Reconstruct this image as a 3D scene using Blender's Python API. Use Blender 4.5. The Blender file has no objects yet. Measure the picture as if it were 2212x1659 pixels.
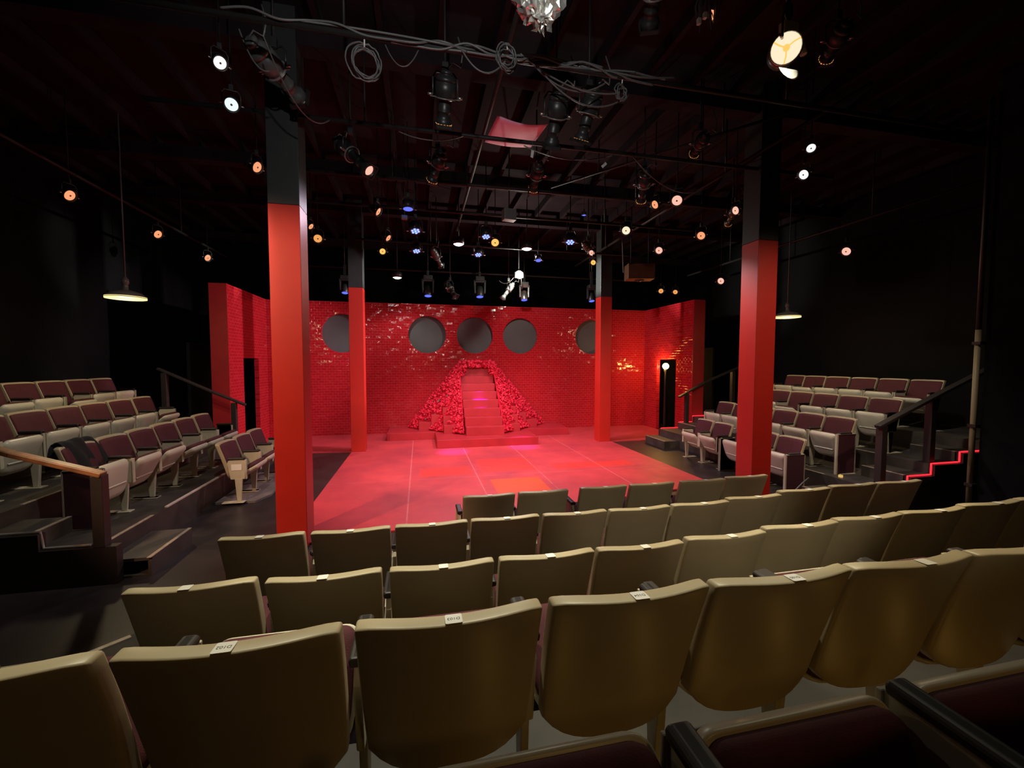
import bpy, bmesh, math, random
from mathutils import Vector, Matrix, Quaternion
random.seed(7)
SC = bpy.context.scene
COL = SC.collection
PI = math.pi

# ------------------------------------------------------------------ camera, world, exposure
cam_d = bpy.data.cameras.new('camera')
cam_d.sensor_fit = 'HORIZONTAL'
cam_d.sensor_width = 36.0
cam_d.lens = 36.0 * 912.68 / 2212.0
cam_d.clip_start = 0.02
cam = bpy.data.objects.new('camera', cam_d)
COL.objects.link(cam)
YAW, PITCH, ROLL = .2147, .0519, .0015
_r = Vector((math.cos(YAW), -math.sin(YAW), 0))
_f = Vector((math.sin(YAW), math.cos(YAW), 0)) * math.cos(PITCH) + Vector((0, 0, -1)) * math.sin(PITCH)
_u = _r.cross(_f)
_r2 = _r * math.cos(ROLL) + _u * math.sin(ROLL)
_u2 = -_r * math.sin(ROLL) + _u * math.cos(ROLL)
M3 = Matrix((_r2, _u2, -_f)).transposed()
cam.matrix_world = Matrix.Translation((0, 0, 2.0)) @ M3.to_4x4()
SC.camera = cam
SC.view_settings.view_transform = 'Standard'
SC.view_settings.look = 'None'
SC.view_settings.exposure = 0.0
SC.view_settings.gamma = 1.0
SC.view_settings.use_curve_mapping = False
w = bpy.data.worlds.new('world'); SC.world = w
w.use_nodes = True
w.node_tree.nodes['Background'].inputs[0].default_value = (.5, .5, .55, 1)
w.node_tree.nodes['Background'].inputs[1].default_value = 0.0


def light(name, kind, loc, power, color=(1, 1, 1), target=None, cone=60, blend=.4, size=.06):
    d = bpy.data.lights.new(name, kind)
    d.energy = power; d.color = color
    if kind == 'SPOT':
        d.spot_size = math.radians(cone); d.spot_blend = blend
    d.shadow_soft_size = size
    o = bpy.data.objects.new(name, d); COL.objects.link(o)
    o.location = loc
    if target is not None:
        o.rotation_euler = (Vector(target) - Vector(loc)).to_track_quat('-Z', 'Y').to_euler()
    return o


# lamps of the place, with added fill lamps among them: work light on the back pipe, two mid-stage downlights, far downlight, front pipe
# profile spots, movers with a blue beam, house lamps over the audience, the two pendants and the globe lamp
light('work_lamp', 'POINT', (2.36, 9.96, 4.02), 120, (1, .97, .82), size=.07)
light('downlight_lamp', 'SPOT', (0.83, 9.17, 4.40), 285, (1, .74, .90), (0.83, 8.6, 0), 125, .6, .10)
light('downlight_lamp', 'SPOT', (2.34, 9.21, 4.40), 285, (1, .74, .90), (2.34, 8.6, 0), 125, .6, .10)
light('downlight_lamp', 'SPOT', (-0.53, 11.05, 4.00), 70, (.92, 1, .86), (-0.53, 11.2, 0), 130, .6, .10)
light('profile_lamp', 'SPOT', (0.22, 3.98, 3.98), 400, (1, .62, .60), (0.9, 8.6, 0.4), 52, .6, .06)
light('profile_lamp', 'SPOT', (1.17, 3.94, 3.88), 400, (1, .58, .62), (2.3, 9.0, 0.6), 52, .6, .06)
light('profile_lamp', 'SPOT', (1.45, 3.94, 3.95), 280, (1, .62, .60), (4.2, 9.5, 0.8), 48, .6, .06)
light('par_or_fill_lamp', 'SPOT', (-1.45, 5.6, 4.2), 300, (1, .72, .74), (.9, 7.0, 0.2), 75, .7, .08)
light('par_or_fill_lamp', 'SPOT', (4.2, 5.5, 4.2), 200, (1, .62, .68), (1.8, 8.4, 0.2), 75, .7, .08)
light('par_or_fill_lamp', 'SPOT', (3.47, 6.75, 4.2), 110, (1, .72, .45), (4.25, 6.7, 0), 45, .9, .06)
light('par_or_fill_lamp', 'SPOT', (3.44, 8.1, 4.15), 1550, (1, .72, .80), (-3.9, 11.0, 1.9), 40, .6, .08)  # added fill aimed at the left wing wall
light('par_or_fill_lamp', 'SPOT', (-.72, 9.0, 4.15), 260, (1, .72, .80), (6.94, 11.0, 2.3), 36, .6, .08)  # added fill aimed at the right wing wall
light('mover_lamp', 'SPOT', (1.57, 11.25, 3.70), 6500, (.12, .03, 1), (1.57, 11.2, 1.1), 10, .6, .04)
light('mover_lamp', 'SPOT', (0.72, 9.6, 4.05), 1500, (.55, .10, 1), (0.72, 9.40, 0), 13, .9, .04)
light('mover_lamp', 'SPOT', (2.40, 9.9, 4.05), 1500, (.55, .10, 1), (2.38, 9.62, 0), 13, .9, .04)
light('house_or_fill_lamp', 'SPOT', (-1.40, 3.62, 4.18), 14, (1, .93, .72), (-0.6, 1.2, 0.5), 85, .7, .08)
light('house_or_fill_lamp', 'SPOT', (-1.62, 4.18, 4.15), 190, (1, .93, .80), (-4.0, 6.4, 0.4), 80, .7, .08)
light('house_or_fill_lamp', 'SPOT', (2.48, 2.52, 4.12), 22, (1, .93, .68), (1.6, 1.0, 0.5), 95, .7, .10)
light('house_or_fill_lamp', 'SPOT', (4.04, 3.72, 4.18), 16, (1, .95, .76), (2.6, 1.6, 0.4), 95, .7, .08)
light('house_or_fill_lamp', 'SPOT', (4.9, 4.2, 4.15), 240, (1, .90, .76), (7.2, 6.3, 0.6), 75, .7, .08)
light('house_or_fill_lamp', 'SPOT', (-4.7, 0.6, 4.3), 1250, (1, .58, .34), (-1.35, 4.9, 1.55), 42, .5, .10)
light('house_or_fill_lamp', 'SPOT', (5.4, 1.2, 4.3), 320, (1, .70, .46), (4.6, 5.0, 1.4), 58, .8, .10)
light('house_or_fill_lamp', 'SPOT', (1.6, -1.4, 3.7), 170, (1, .90, .66), (2.0, 3.7, .55), 27, .6, .10)  # added unseen fill for the backs of the front centre row
light('house_or_fill_lamp', 'SPOT', (1.2, -2.2, 3.6), 24, (1, .58, .18), (1.6, 1.6, .6), 110, .8, .15)  # added unseen amber fill for the rear faces of the near seats
light('house_or_fill_lamp', 'SPOT', (-.1, 0.5, 4.2), 150, (1, .98, .95), (0.0, 3.7, 4.5), 84, .7, .05)  # added unseen spot that brightens the gear on the nearest pipe
light('column_fill_lamp', 'SPOT', (2.50, 9.98, 4.04), 620, (.95, 1, .92), (4.386, 9.98, 4.12), 32, .7, .05)  # added spot that whitens the rear right column's inner face
light('column_fill_lamp', 'SPOT', (2.20, 9.98, 4.04), 900, (.95, 1, .92), (-1.2, 9.98, 4.05), 17, .7, .05)  # added spot that whitens the rear left column's inner face
light('column_fill_lamp', 'SPOT', (-.20, 6.75, 4.15), 75, (1, .80, 1), (-1.2, 5.0, 3.25), 40, .9, .06)  # added lilac spot for the front left column's inner face
light('column_fill_lamp', 'SPOT', (3.35, 6.9, 4.15), 480, (1, .74, .78), (4.38, 5.0, 2.0), 52, .9, .06)  # added spot for the front right column's inner face
for _x, _p, _c in ((-.75, 330, (1, .93, .66)), (.65, 380, (1, .94, .70)), (2.05, 270, (1, .84, .52)), (3.45, 260, (1, .84, .54))):
    light('seat_rim_fill_lamp', 'SPOT', (_x, 2.55, 4.5), _p, _c, (_x, 2.15, 0), 50, .22, .06)  # added unseen downlights that brighten the seat rims
for _x in (.35, .95, 1.55, 2.15):
    light('seat_back_fill_lamp', 'POINT', (_x, .85, .60), .26, (1, .52, .10), size=.03)  # added lamps without fixtures, for an amber glow low on the seat backs
light('pendant_lamp', 'POINT', (-4.07, 7.09, 2.86), 46, (1, .80, .46), size=.10)
light('pendant_lamp', 'POINT', (7.15, 7.10, 2.86), 46, (1, .80, .46), size=.10)
light('globe_lamp_bulb', 'POINT', (6.84, 11.10, 1.90), 40, (1, .55, .12), size=.09)

# ------------------------------------------------------------------ materials
def _m(name):
    m = bpy.data.materials.new(name); m.use_nodes = True
    return m, m.node_tree, m.node_tree.nodes['Principled BSDF']


def mat(name, col, rough=.5, metal=0.0, noise=0.0, nscale=6.0, bump=0.0, bscale=60.0, coat=0.0, spec=.5):
    m, t, p = _m(name)
    p.inputs['Roughness'].default_value = rough
    p.inputs['Metallic'].default_value = metal
    p.inputs['Specular IOR Level'].default_value = spec
    if coat:
        p.inputs['Coat Weight'].default_value = coat
        p.inputs['Coat Roughness'].default_value = .12
    tc = t.nodes.new('ShaderNodeTexCoord')
    if noise > 0:
        n = t.nodes.new('ShaderNodeTexNoise'); n.inputs['Scale'].default_value = nscale
        n.inputs['Detail'].default_value = 6
        t.links.new(tc.outputs['Object'], n.inputs['Vector'])
        r = t.nodes.new('ShaderNodeMapRange')
        r.inputs[1].default_value = .3; r.inputs[2].default_value = .7
        r.inputs[3].default_value = 1 - noise; r.inputs[4].default_value = 1 + noise
        t.links.new(n.outputs['Fac'], r.inputs[0])
        mx = t.nodes.new('ShaderNodeVectorMath'); mx.operation = 'SCALE'
        mx.inputs[0].default_value = col[:3]
        t.links.new(r.outputs[0], mx.inputs['Scale'])
        t.links.new(mx.outputs[0], p.inputs['Base Color'])
    else:
        p.inputs['Base Color'].default_value = (*col[:3], 1)
    if bump > 0:
        n2 = t.nodes.new('ShaderNodeTexNoise'); n2.inputs['Scale'].default_value = bscale
        n2.inputs['Detail'].default_value = 4
        t.links.new(tc.outputs['Object'], n2.inputs['Vector'])
        b = t.nodes.new('ShaderNodeBump'); b.inputs['Strength'].default_value = bump
        b.inputs['Distance'].default_value = .01
        t.links.new(n2.outputs['Fac'], b.inputs['Height'])
        t.links.new(b.outputs[0], p.inputs['Normal'])
    return m


def emit(name, col, strength, base=(0, 0, 0), sample=False):
    m, t, p = _m(name)
    p.inputs['Base Color'].default_value = (*base, 1)
    p.inputs['Emission Color'].default_value = (*col, 1)
    p.inputs['Emission Strength'].default_value = strength
    if not sample:
        try: m.cycles.emission_sampling = 'NONE'
        except Exception: pass
    return m


def tile_mat(name, axis):
    """glossy red wall tile laid in running bond; axis = the horizontal world axis of the wall"""
    m, t, p = _m(name)
    N = t.nodes.new; L = t.links.new
    tc = N('ShaderNodeTexCoord'); sx = N('ShaderNodeSeparateXYZ'); cx = N('ShaderNodeCombineXYZ')
    L(tc.outputs['Object'], sx.inputs[0])
    L(sx.outputs['X' if axis == 'x' else 'Y'], cx.inputs[0]); L(sx.outputs['Z'], cx.inputs[1])
    b = N('ShaderNodeTexBrick')
    b.inputs['Scale'].default_value = 1.0
    b.inputs['Brick Width'].default_value = .140; b.inputs['Row Height'].default_value = .068
    b.inputs['Mortar Size'].default_value = .0055; b.inputs['Mortar Smooth'].default_value = .3
    b.inputs['Color1'].default_value = (.50, .016, .028, 1)
    b.inputs['Color2'].default_value = (.45, .013, .023, 1)
    b.inputs['Mortar'].default_value = (.58, .052, .058, 1)
    L(cx.outputs[0], b.inputs['Vector'])
    L(b.outputs['Color'], p.inputs['Base Color'])
    n = N('ShaderNodeTexNoise'); n.inputs['Scale'].default_value = 14.0; n.inputs['Detail'].default_value = 2
    L(cx.outputs[0], n.inputs['Vector'])
    a = N('ShaderNodeMath'); a.operation = 'MULTIPLY_ADD'
    L(b.outputs['Fac'], a.inputs[0]); a.inputs[1].default_value = -.55; L(n.outputs['Fac'], a.inputs[2])
    bp = N('ShaderNodeBump'); bp.inputs['Strength'].default_value = .5; bp.inputs['Distance'].default_value = .010
    L(a.outputs[0], bp.inputs['Height'])
    def op(kind, x_, y_=None):
        q = N('ShaderNodeMath'); q.operation = kind
        if isinstance(x_, float): q.inputs[0].default_value = x_
        else: L(x_, q.inputs[0])
        if y_ is not None:
            if isinstance(y_, float): q.inputs[1].default_value = y_
            else: L(y_, q.inputs[1])
        return q.outputs[0]
    row = op('FLOOR', op('DIVIDE', sx.outputs['Z'], .068))
    odd = op('MULTIPLY', op('FLOORED_MODULO', row, 2.0), .5)
    col = op('FLOOR', op('SUBTRACT', op('DIVIDE', sx.outputs['X' if axis == 'x' else 'Y'], .140), odd))
    idv = N('ShaderNodeCombineXYZ'); L(col, idv.inputs[0]); L(row, idv.inputs[1])
    wn = N('ShaderNodeTexWhiteNoise'); wn.noise_dimensions = '2D'; L(idv.outputs[0], wn.inputs['Vector'])
    v1 = N('ShaderNodeVectorMath'); v1.operation = 'SUBTRACT'; L(wn.outputs['Color'], v1.inputs[0]); v1.inputs[1].default_value = (.5, .5, .5)
    v2 = N('ShaderNodeVectorMath'); v2.operation = 'SCALE'; L(v1.outputs[0], v2.inputs[0]); v2.inputs['Scale'].default_value = .16
    ge = N('ShaderNodeNewGeometry')
    v3 = N('ShaderNodeVectorMath'); v3.operation = 'ADD'; L(v2.outputs[0], v3.inputs[0]); L(ge.outputs['Normal'], v3.inputs[1])
    v4 = N('ShaderNodeVectorMath'); v4.operation = 'NORMALIZE'; L(v3.outputs[0], v4.inputs[0])
    L(v4.outputs[0], bp.inputs['Normal']); L(bp.outputs[0], p.inputs['Normal'])
    p.inputs['Roughness'].default_value = .09
    return m


def stage_floor_mat():
    m, t, p = _m('painted_red_boards')
    N = t.nodes.new; L = t.links.new
    tc = N('ShaderNodeTexCoord'); sep = N('ShaderNodeSeparateXYZ'); L(tc.outputs['Object'], sep.inputs[0])

    def step(sock, e, w_, inv=False):
        r = N('ShaderNodeMapRange'); r.interpolation_type = 'SMOOTHSTEP'
        r.inputs[1].default_value = e - w_; r.inputs[2].default_value = e + w_
        r.inputs[3].default_value = 1.0 if inv else 0.0; r.inputs[4].default_value = 0.0 if inv else 1.0
        L(sock, r.inputs[0]); return r.outputs[0]

    def mul(a, b):
        q = N('ShaderNodeMath'); q.operation = 'MULTIPLY'; L(a, q.inputs[0])
        if isinstance(b, float): q.inputs[1].default_value = b
        else: L(b, q.inputs[1])
        return q.outputs[0]

    def mx(a, b):
        q = N('ShaderNodeMath'); q.operation = 'MAXIMUM'; L(a, q.inputs[0]); L(b, q.inputs[1]); return q.outputs[0]

    def rect(x0, x1, y0, y1, sft=.015):
        X, Y = sep.outputs['X'], sep.outputs['Y']
        return mul(mul(step(X, x0, sft), step(X, x1, sft, True)), mul(step(Y, y0, sft), step(Y, y1, sft, True)))

    n1 = N('ShaderNodeTexNoise'); n1.inputs['Scale'].default_value = .9; n1.inputs['Detail'].default_value = 8
    n1.inputs['Roughness'].default_value = .65; L(tc.outputs['Object'], n1.inputs['Vector'])
    cr = N('ShaderNodeValToRGB'); L(n1.outputs['Fac'], cr.inputs[0])
    cr.color_ramp.elements[0].position = .32; cr.color_ramp.elements[0].color = (.44, .038, .058, 1)
    cr.color_ramp.elements[1].position = .68; cr.color_ramp.elements[1].color = (.70, .062, .072, 1)
    n2 = N('ShaderNodeTexNoise'); n2.inputs['Scale'].default_value = 5; n2.inputs['Detail'].default_value = 8
    L(tc.outputs['Object'], n2.inputs['Vector'])
    brk = N('ShaderNodeMapRange'); brk.inputs[1].default_value = .25; brk.inputs[2].default_value = .50
    L(n2.outputs['Fac'], brk.inputs[0])
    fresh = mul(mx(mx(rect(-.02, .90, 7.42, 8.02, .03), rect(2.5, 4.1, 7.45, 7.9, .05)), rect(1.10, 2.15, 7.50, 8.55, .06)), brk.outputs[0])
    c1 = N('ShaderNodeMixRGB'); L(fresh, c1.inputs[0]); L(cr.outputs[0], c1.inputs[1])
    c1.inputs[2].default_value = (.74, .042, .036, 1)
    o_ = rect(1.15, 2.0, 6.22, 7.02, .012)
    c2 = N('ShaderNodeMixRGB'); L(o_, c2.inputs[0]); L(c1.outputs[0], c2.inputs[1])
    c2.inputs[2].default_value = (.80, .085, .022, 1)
    # sheet seams
    seam = None
    for x in (-.18, .97, 2.12, 3.40):
        s_ = rect(x - .009, x + .009, 3, 11, .006); seam = s_ if seam is None else mx(seam, s_)
    for y in (7.28, 9.72):
        seam = mx(seam, rect(-2, 6, y - .005, y + .005, .005))
    seam = mul(seam, brk.outputs[0])
    c3 = N('ShaderNodeMixRGB'); L(mul(seam, .6), c3.inputs[0]); L(c2.outputs[0], c3.inputs[1])
    c3.inputs[2].default_value = (.72, .22, .24, 1)
    L(c3.outputs[0], p.inputs['Base Color'])
    rr = N('ShaderNodeMapRange'); rr.inputs[3].default_value = .38; rr.inputs[4].default_value = .62
    L(n2.outputs['Fac'], rr.inputs[0]); L(rr.outputs[0], p.inputs['Roughness'])
    return m


M = {}
M['tile_x'] = tile_mat('red_tile_back', 'x')
M['tile_y'] = tile_mat('red_tile_side', 'y')
M['red'] = mat('red_gloss_paint', (.54, .024, .016), .38, noise=.06, nscale=3)
M['red_side'] = mat('dark_red_board', (.36, .010, .012), .55, noise=.08, nscale=3)
M['red_set'] = mat('red_set_paint', (.44, .018, .030), .5, noise=.10, nscale=4)
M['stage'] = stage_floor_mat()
M['blackpaint'] = mat('black_column_paint', (.030, .032, .033), .4, noise=.08)
M['black'] = mat('black_wall_paint', (.0035, .0035, .0038), .85, noise=.25, nscale=2, spec=.15)
M['black_curtain'] = mat('black_drape', (.007, .007, .0075), .95, noise=.3, nscale=3, spec=.1)
M['ceil'] = mat('dark_ceiling_boards', (.017, .0105, .0135), .85, noise=.3, nscale=2, spec=.12)
M['floor'] = mat('black_floor_paint', (.022, .018, .019), .42, noise=.35, nscale=3, bump=.1, bscale=20)
M['riser'] = mat('worn_riser_boards', (.050, .042, .036), .5, noise=.4, nscale=4, bump=.15, bscale=14)
M['riser_shaded'] = mat('shaded_riser_boards', (.016, .013, .011), .6, noise=.4, nscale=4)  # darker copy of the riser boards, shade among the seats put into colour
M['nosing'] = mat('pale_edge_strip', (.32, .26, .20), .5, noise=.25, nscale=20)
M['grey'] = mat('grey_porthole_board', (.100, .104, .112), .6, noise=.10, nscale=1.5)
M['shell'] = mat('cream_plastic_shell', (.41, .34, .22), .42, noise=.05, nscale=5)
M['pan'] = mat('cream_seat_pan', (.56, .525, .41), .35, noise=.05, nscale=4)
M['steel'] = mat('cream_painted_steel', (.50, .46, .34), .4, noise=.08, nscale=8)
M['cloth'] = mat('burgundy_upholstery', (.072, .0095, .0155), .85, noise=.15, nscale=12, bump=.2, bscale=300)
M['panel'] = mat('burgundy_end_panel', (.045, .010, .018), .6)
M['arm'] = mat('dark_armrest', (.022, .018, .018), .5)
M['plate'] = mat('white_number_plate', (.78, .76, .72), .4)
M['ink'] = mat('dark_ink', (.03, .03, .03), .6)
M['rail'] = mat('worn_wood_handrail', (.22, .10, .045), .4, noise=.5, nscale=7)
M['post'] = mat('dark_painted_post', (.022, .016, .014), .5)
M['coat'] = mat('black_coat_cloth', (.008, .008, .009), .9, bump=.3, bscale=90)
M['mat'] = mat('worn_grey_mat', (.15, .125, .115), .7, noise=.25, nscale=5)
M['metal'] = mat('black_lamp_metal', (.024, .024, .025), .38, noise=.2, nscale=9)
M['grey_metal'] = mat('grey_lamp_metal', (.20, .21, .21), .4, metal=.3)
M['mid_metal'] = mat('lit_or_grey_metal', (.075, .078, .078), .4, noise=.25, nscale=9)  # lit look of one black spotlight put into the colour; also grey bars
M['silver'] = mat('bare_silver_metal', (.62, .62, .60), .3, metal=.9)
M['pipe'] = mat('black_steel_pipe', (.022, .020, .020), .5, spec=.25)
M['cable'] = mat('black_rubber_cable', (.12, .12, .122), .4)
M['foil'] = mat('crumpled_foil', (.80, .80, .76), .28, metal=.85, bump=.5, bscale=25)
M['pink'] = mat('pale_pink_sheet', (.95, .55, .80), .6)
M['wood_dark'] = mat('brown_speaker_board', (.10, .045, .018), .5, noise=.3)
M['beige'] = mat('beige_conduit_paint', (.27, .215, .115), .5)
M['ruffle'] = mat('red_ribbon_cloth', (.74, .012, .050), .7, noise=.15, nscale=10)
M['white'] = mat('white_tag', (.8, .78, .74), .6)
M['shade'] = mat('dark_enamel_shade', (.13, .105, .10), .4)
M['nosing_lit'] = mat('lit_pale_edge_strip', (.62, .52, .46), .45, noise=.1, nscale=20)  # lighter copy of the edge strip, strong light put into the colour
M['shade_in'] = emit('shade_inner_glow', (1, .80, .33), 1.35)
M['lens_warm'] = emit('lens_warm_glow', (1, .36, .17), 1.05)
M['lens_amber'] = emit('lens_amber_glow', (1, .52, .12), 1.2)
M['lens_peach'] = emit('lens_peach_glow', (1, .47, .36), 1.15)
M['lens_white'] = emit('lens_white_glow', (1, .90, .84), 1.3)
M['lens_cream'] = emit('lens_cream_glow', (1, .86, .60), 1.0)
M['lens_cool'] = emit('lens_cool_glow', (.80, .95, .95), 1.1)
M['lens_dim'] = emit('lens_dim_glow', (1, .42, .12), .9)
M['lens_off'] = mat('dark_lens_glass', (.02, .02, .025), .08)
M['down_pink'] = emit('downlight_pink_glow', (1, .82, 1), 9.0)
M['down_green'] = emit('downlight_green_glow', (.90, 1, .84), 6.0)
M['work'] = emit('work_light_glow', (1, 1, .80), 30.0)
M['led'] = emit('blue_led', (.20, .28, 1), 2.6)
M['led_deep'] = emit('deep_blue_lens', (.06, .10, 1), 2.2)
M['globe'] = emit('globe_glow', (1, .80, .30), 6.0)
M['rope'] = emit('red_rope_led', (1, .02, .035), 1.7)
M['rope_off'] = mat('clear_rope_tube', (.55, .52, .47), .25)
M['steplamp'] = emit('step_lamp_glow', (1, .62, .18), .7)

# ------------------------------------------------------------------ mesh helpers
class MB:
    def __init__(s): s.v = []; s.f = []; s.mi = []; s.sm = []
    def add(s, vs, fs, mi=0, smooth=False, T=None):
        o = len(s.v)
        for p in vs:
            p = Vector(p)
            s.v.append(tuple(T @ p) if T is not None else tuple(p))
        for f in fs:
            s.f.append(tuple(o + i for i in f)); s.mi.append(mi); s.sm.append(smooth)
        return s
    def box(s, x0, x1, y0, y1, z0, z1, mi=0, T=None):
        return s.add([(x0, y0, z0), (x1, y0, z0), (x1, y1, z0), (x0, y1, z0), (x0, y0, z1), (x1, y0, z1), (x1, y1, z1), (x0, y1, z1)],
                     [(3, 2, 1, 0), (4, 5, 6, 7), (0, 1, 5, 4), (1, 2, 6, 5), (2, 3, 7, 6), (3, 0, 4, 7)], mi, False, T)
    def prism(s, poly, axis, a, b, mi=0):
        """polygon (list of 2-tuples) extruded along axis from a to b; axis x: (y,z), y: (x,z), z: (x,y)"""
        def P(q, k):
            return (k, q[0], q[1]) if axis == 'x' else ((q[0], k, q[1]) if axis == 'y' else (q[0], q[1], k))
        n = len(poly)
        vs = [P(q, a) for q in poly] + [P(q, b) for q in poly]
        fs = [tuple(range(n - 1, -1, -1)), tuple(range(n, 2 * n))] + [(i, (i + 1) % n, n + (i + 1) % n, n + i) for i in range(n)]
        return s.add(vs, fs, mi)
    def lathe(s, prof, n=24, mi=0, T=None, cap0=False, cap1=False, smooth=True):
        """profile of (r, z) revolved about z"""
        vs = []; fs = []
        for r, z in prof:
            for k in range(n):
                a = 2 * PI * k / n; vs.append((r * math.cos(a), r * math.sin(a), z))
        for i in range(len(prof) - 1):
            for k in range(n):
                fs.append((i * n + k, i * n + (k + 1) % n, (i + 1) * n + (k + 1) % n, (i + 1) * n + k))
        s.add(vs, fs, mi, smooth, T)
        if cap0: s.add(vs[:n], [tuple(range(n - 1, -1, -1))], mi, False, T)
        if cap1: s.add(vs[-n:], [tuple(range(n))], mi, False, T)
        return s
    def tube(s, pts, r, n=8, mi=0, T=None, closed=False):
        pts = [Vector(p) for p in pts]; m = len(pts)
        vs = []; fs = []
        up = None
        for i, p in enumerate(pts):
            a = pts[i - 1] if (i > 0 or closed) else pts[i]
            b = pts[(i + 1) % m] if (i < m - 1 or closed) else pts[i]
            t = (b - a).normalized()
            if up is None:
                up = Vector((0, 0, 1)) if abs(t.z) < .9 else Vector((1, 0, 0))
            x = t.cross(up)
            if x.length < 1e-4: x = t.cross(Vector((0, 1, 0)))
            x.normalize(); y = x.cross(t).normalized(); up = y
            for k in range(n):
                q = 2 * PI * k / n
                vs.append(p + x * (r * math.cos(q)) + y * (r * math.sin(q)))
        segs = m if closed else m - 1
        for i in range(segs):
            j = (i + 1) % m
            for k in range(n):
                fs.append((i * n + k, i * n + (k + 1) % n, j * n + (k + 1) % n, j * n + k))
        s.add(vs, fs, mi, True, T)
        if not closed:
            s.add(vs[:n], [tuple(range(n - 1, -1, -1))], mi, False, T)
            s.add(vs[-n:], [tuple(range(n))], mi, False, T)
        return s
    def mesh(s, name, mats, bevel=0.0, seg=2, angle=40):
        me = bpy.data.meshes.new(name)
        me.from_pydata(s.v, [], s.f)
        for m_ in (mats if isinstance(mats, (list, tuple)) else [mats]): me.materials.append(m_)
        for p, mi, sm in zip(me.polygons, s.mi, s.sm):
            p.material_index = mi; p.use_smooth = sm
        bm = bmesh.new(); bm.from_mesh(me)
        bmesh.ops.remove_doubles(bm, verts=bm.verts, dist=1e-5)
        bmesh.ops.recalc_face_normals(bm, faces=bm.faces)
        if bevel > 0:
            es = [e for e in bm.edges if len(e.link_faces) == 2 and e.calc_face_angle(0) > math.radians(angle)]
            if es:
                bmesh.ops.bevel(bm, geom=es, offset=bevel, segments=seg, affect='EDGES', profile=.5)
                if any(s.sm):
                    for f in bm.faces: f.smooth = True
        bm.to_mesh(me); bm.free(); me.update()
        return me


def put(name, me, parent=None, loc=(0, 0, 0), rot=(0, 0, 0)):
    o = bpy.data.objects.new(name, me); COL.objects.link(o)
    o.location = loc; o.rotation_euler = rot
    if parent is not None: o.parent = parent
    return o


def obj(name, mb, m, parent=None, bevel=0.0, seg=2, loc=(0, 0, 0), rot=(0, 0, 0)):
    return put(name, mb.mesh(name, m, bevel, seg), parent, loc, rot)


def tag(o, label, cat, group=None, kind=None):
    o['label'] = label; o['category'] = cat
    if group: o['group'] = group
    if kind: o['kind'] = kind
    return o


def thing(name, label, cat, loc=(0, 0, 0), rz=0.0, group=None):
    o = bpy.data.objects.new(name, None); COL.objects.link(o)
    o.empty_display_size = .1
    o.location = loc; o.rotation_euler = (0, 0, rz)
    return tag(o, label, cat, group)


def struct(name, mb, m, label=None, bevel=0.0):
    o = obj(name, mb, m, bevel=bevel); o['kind'] = 'structure'
    if label: o['label'] = label
    return o


def dup(o, parent=None):
    c = o.copy(); COL.objects.link(c)
    if parent is not None: c.parent = parent
    for ch in list(o.children): dup(ch, c)
    return c


def ordinal(i):
    return ['first', 'second', 'third', 'fourth', 'fifth', 'sixth', 'seventh', 'eighth', 'ninth', 'tenth', 'eleventh', 'twelfth'][i]

# ------------------------------------------------------------------ room shell
XL, XR, YB, YF, ZC = -6.3, 9.3, 14.2, -2.6, 5.6
struct('floor', MB().box(XL - .2, XR + .2, YF - .2, YB + .2, -.12, -.02), M['floor'], 'black painted theatre floor')
struct('wall_left', MB().box(XL - .2, XL, YF, YB, -.02, ZC), M['black'])
struct('wall_right', MB().box(XR, XR + .2, YF, YB, -.02, ZC), M['black'])
struct('wall_back', MB().box(XL - .2, XR + .2, YB, YB + .2, -.02, ZC), M['black_curtain'])
struct('wall_front', MB().box(XL - .2, XR + .2, YF - .2, YF, -.02, ZC), M['black'])
mb = MB().box(XL - .2, XR + .2, YF - .2, YB + .2, ZC, ZC + .1)
x = XL + .35
while x < XR:                                   # exposed joists along the depth of the room
    mb.box(x - .03, x + .03, YF, YB, ZC - .16, ZC); x += .62
for y in (1.6, 4.99, 8.0, 9.99, 12.9):
    mb.box(XL, XR, y - .10, y + .10, ZC - .34, ZC - .15)
struct('ceiling', mb, M['ceil'], 'black exposed ceiling joists')
# short return wall at the near right corner, with a drape face
struct('wall_return_right', MB().box(7.02, XR, YF, 3.98, -.02, ZC), M['black_curtain'])
t = thing('conduit_pipe', 'tall beige vertical conduit at the black wall corner beside the stairs with red rope light', 'pipe', (6.975, 4.03, .70))
obj('pipe', MB().tube([(0, 0, -.70), (0, 0, 1.72)], .030, 10), M['beige'], t)
obj('upper_pipe', MB().tube([(0, 0, 1.72), (0, 0, 4.6)], .027, 10), M['post'], t)
for z in (-.28, .49, 1.55):
    obj('bracket', MB().box(-.045, .06, -.05, .035, z - .018, z + .018), M['post'], t)

# red stage floor, 20 mm proud of the black floor
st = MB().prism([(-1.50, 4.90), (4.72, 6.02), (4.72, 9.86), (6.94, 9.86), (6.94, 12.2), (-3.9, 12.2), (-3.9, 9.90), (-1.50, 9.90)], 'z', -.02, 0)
struct('floor_stage', st, M['stage'], 'scuffed red painted stage floor')

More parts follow.
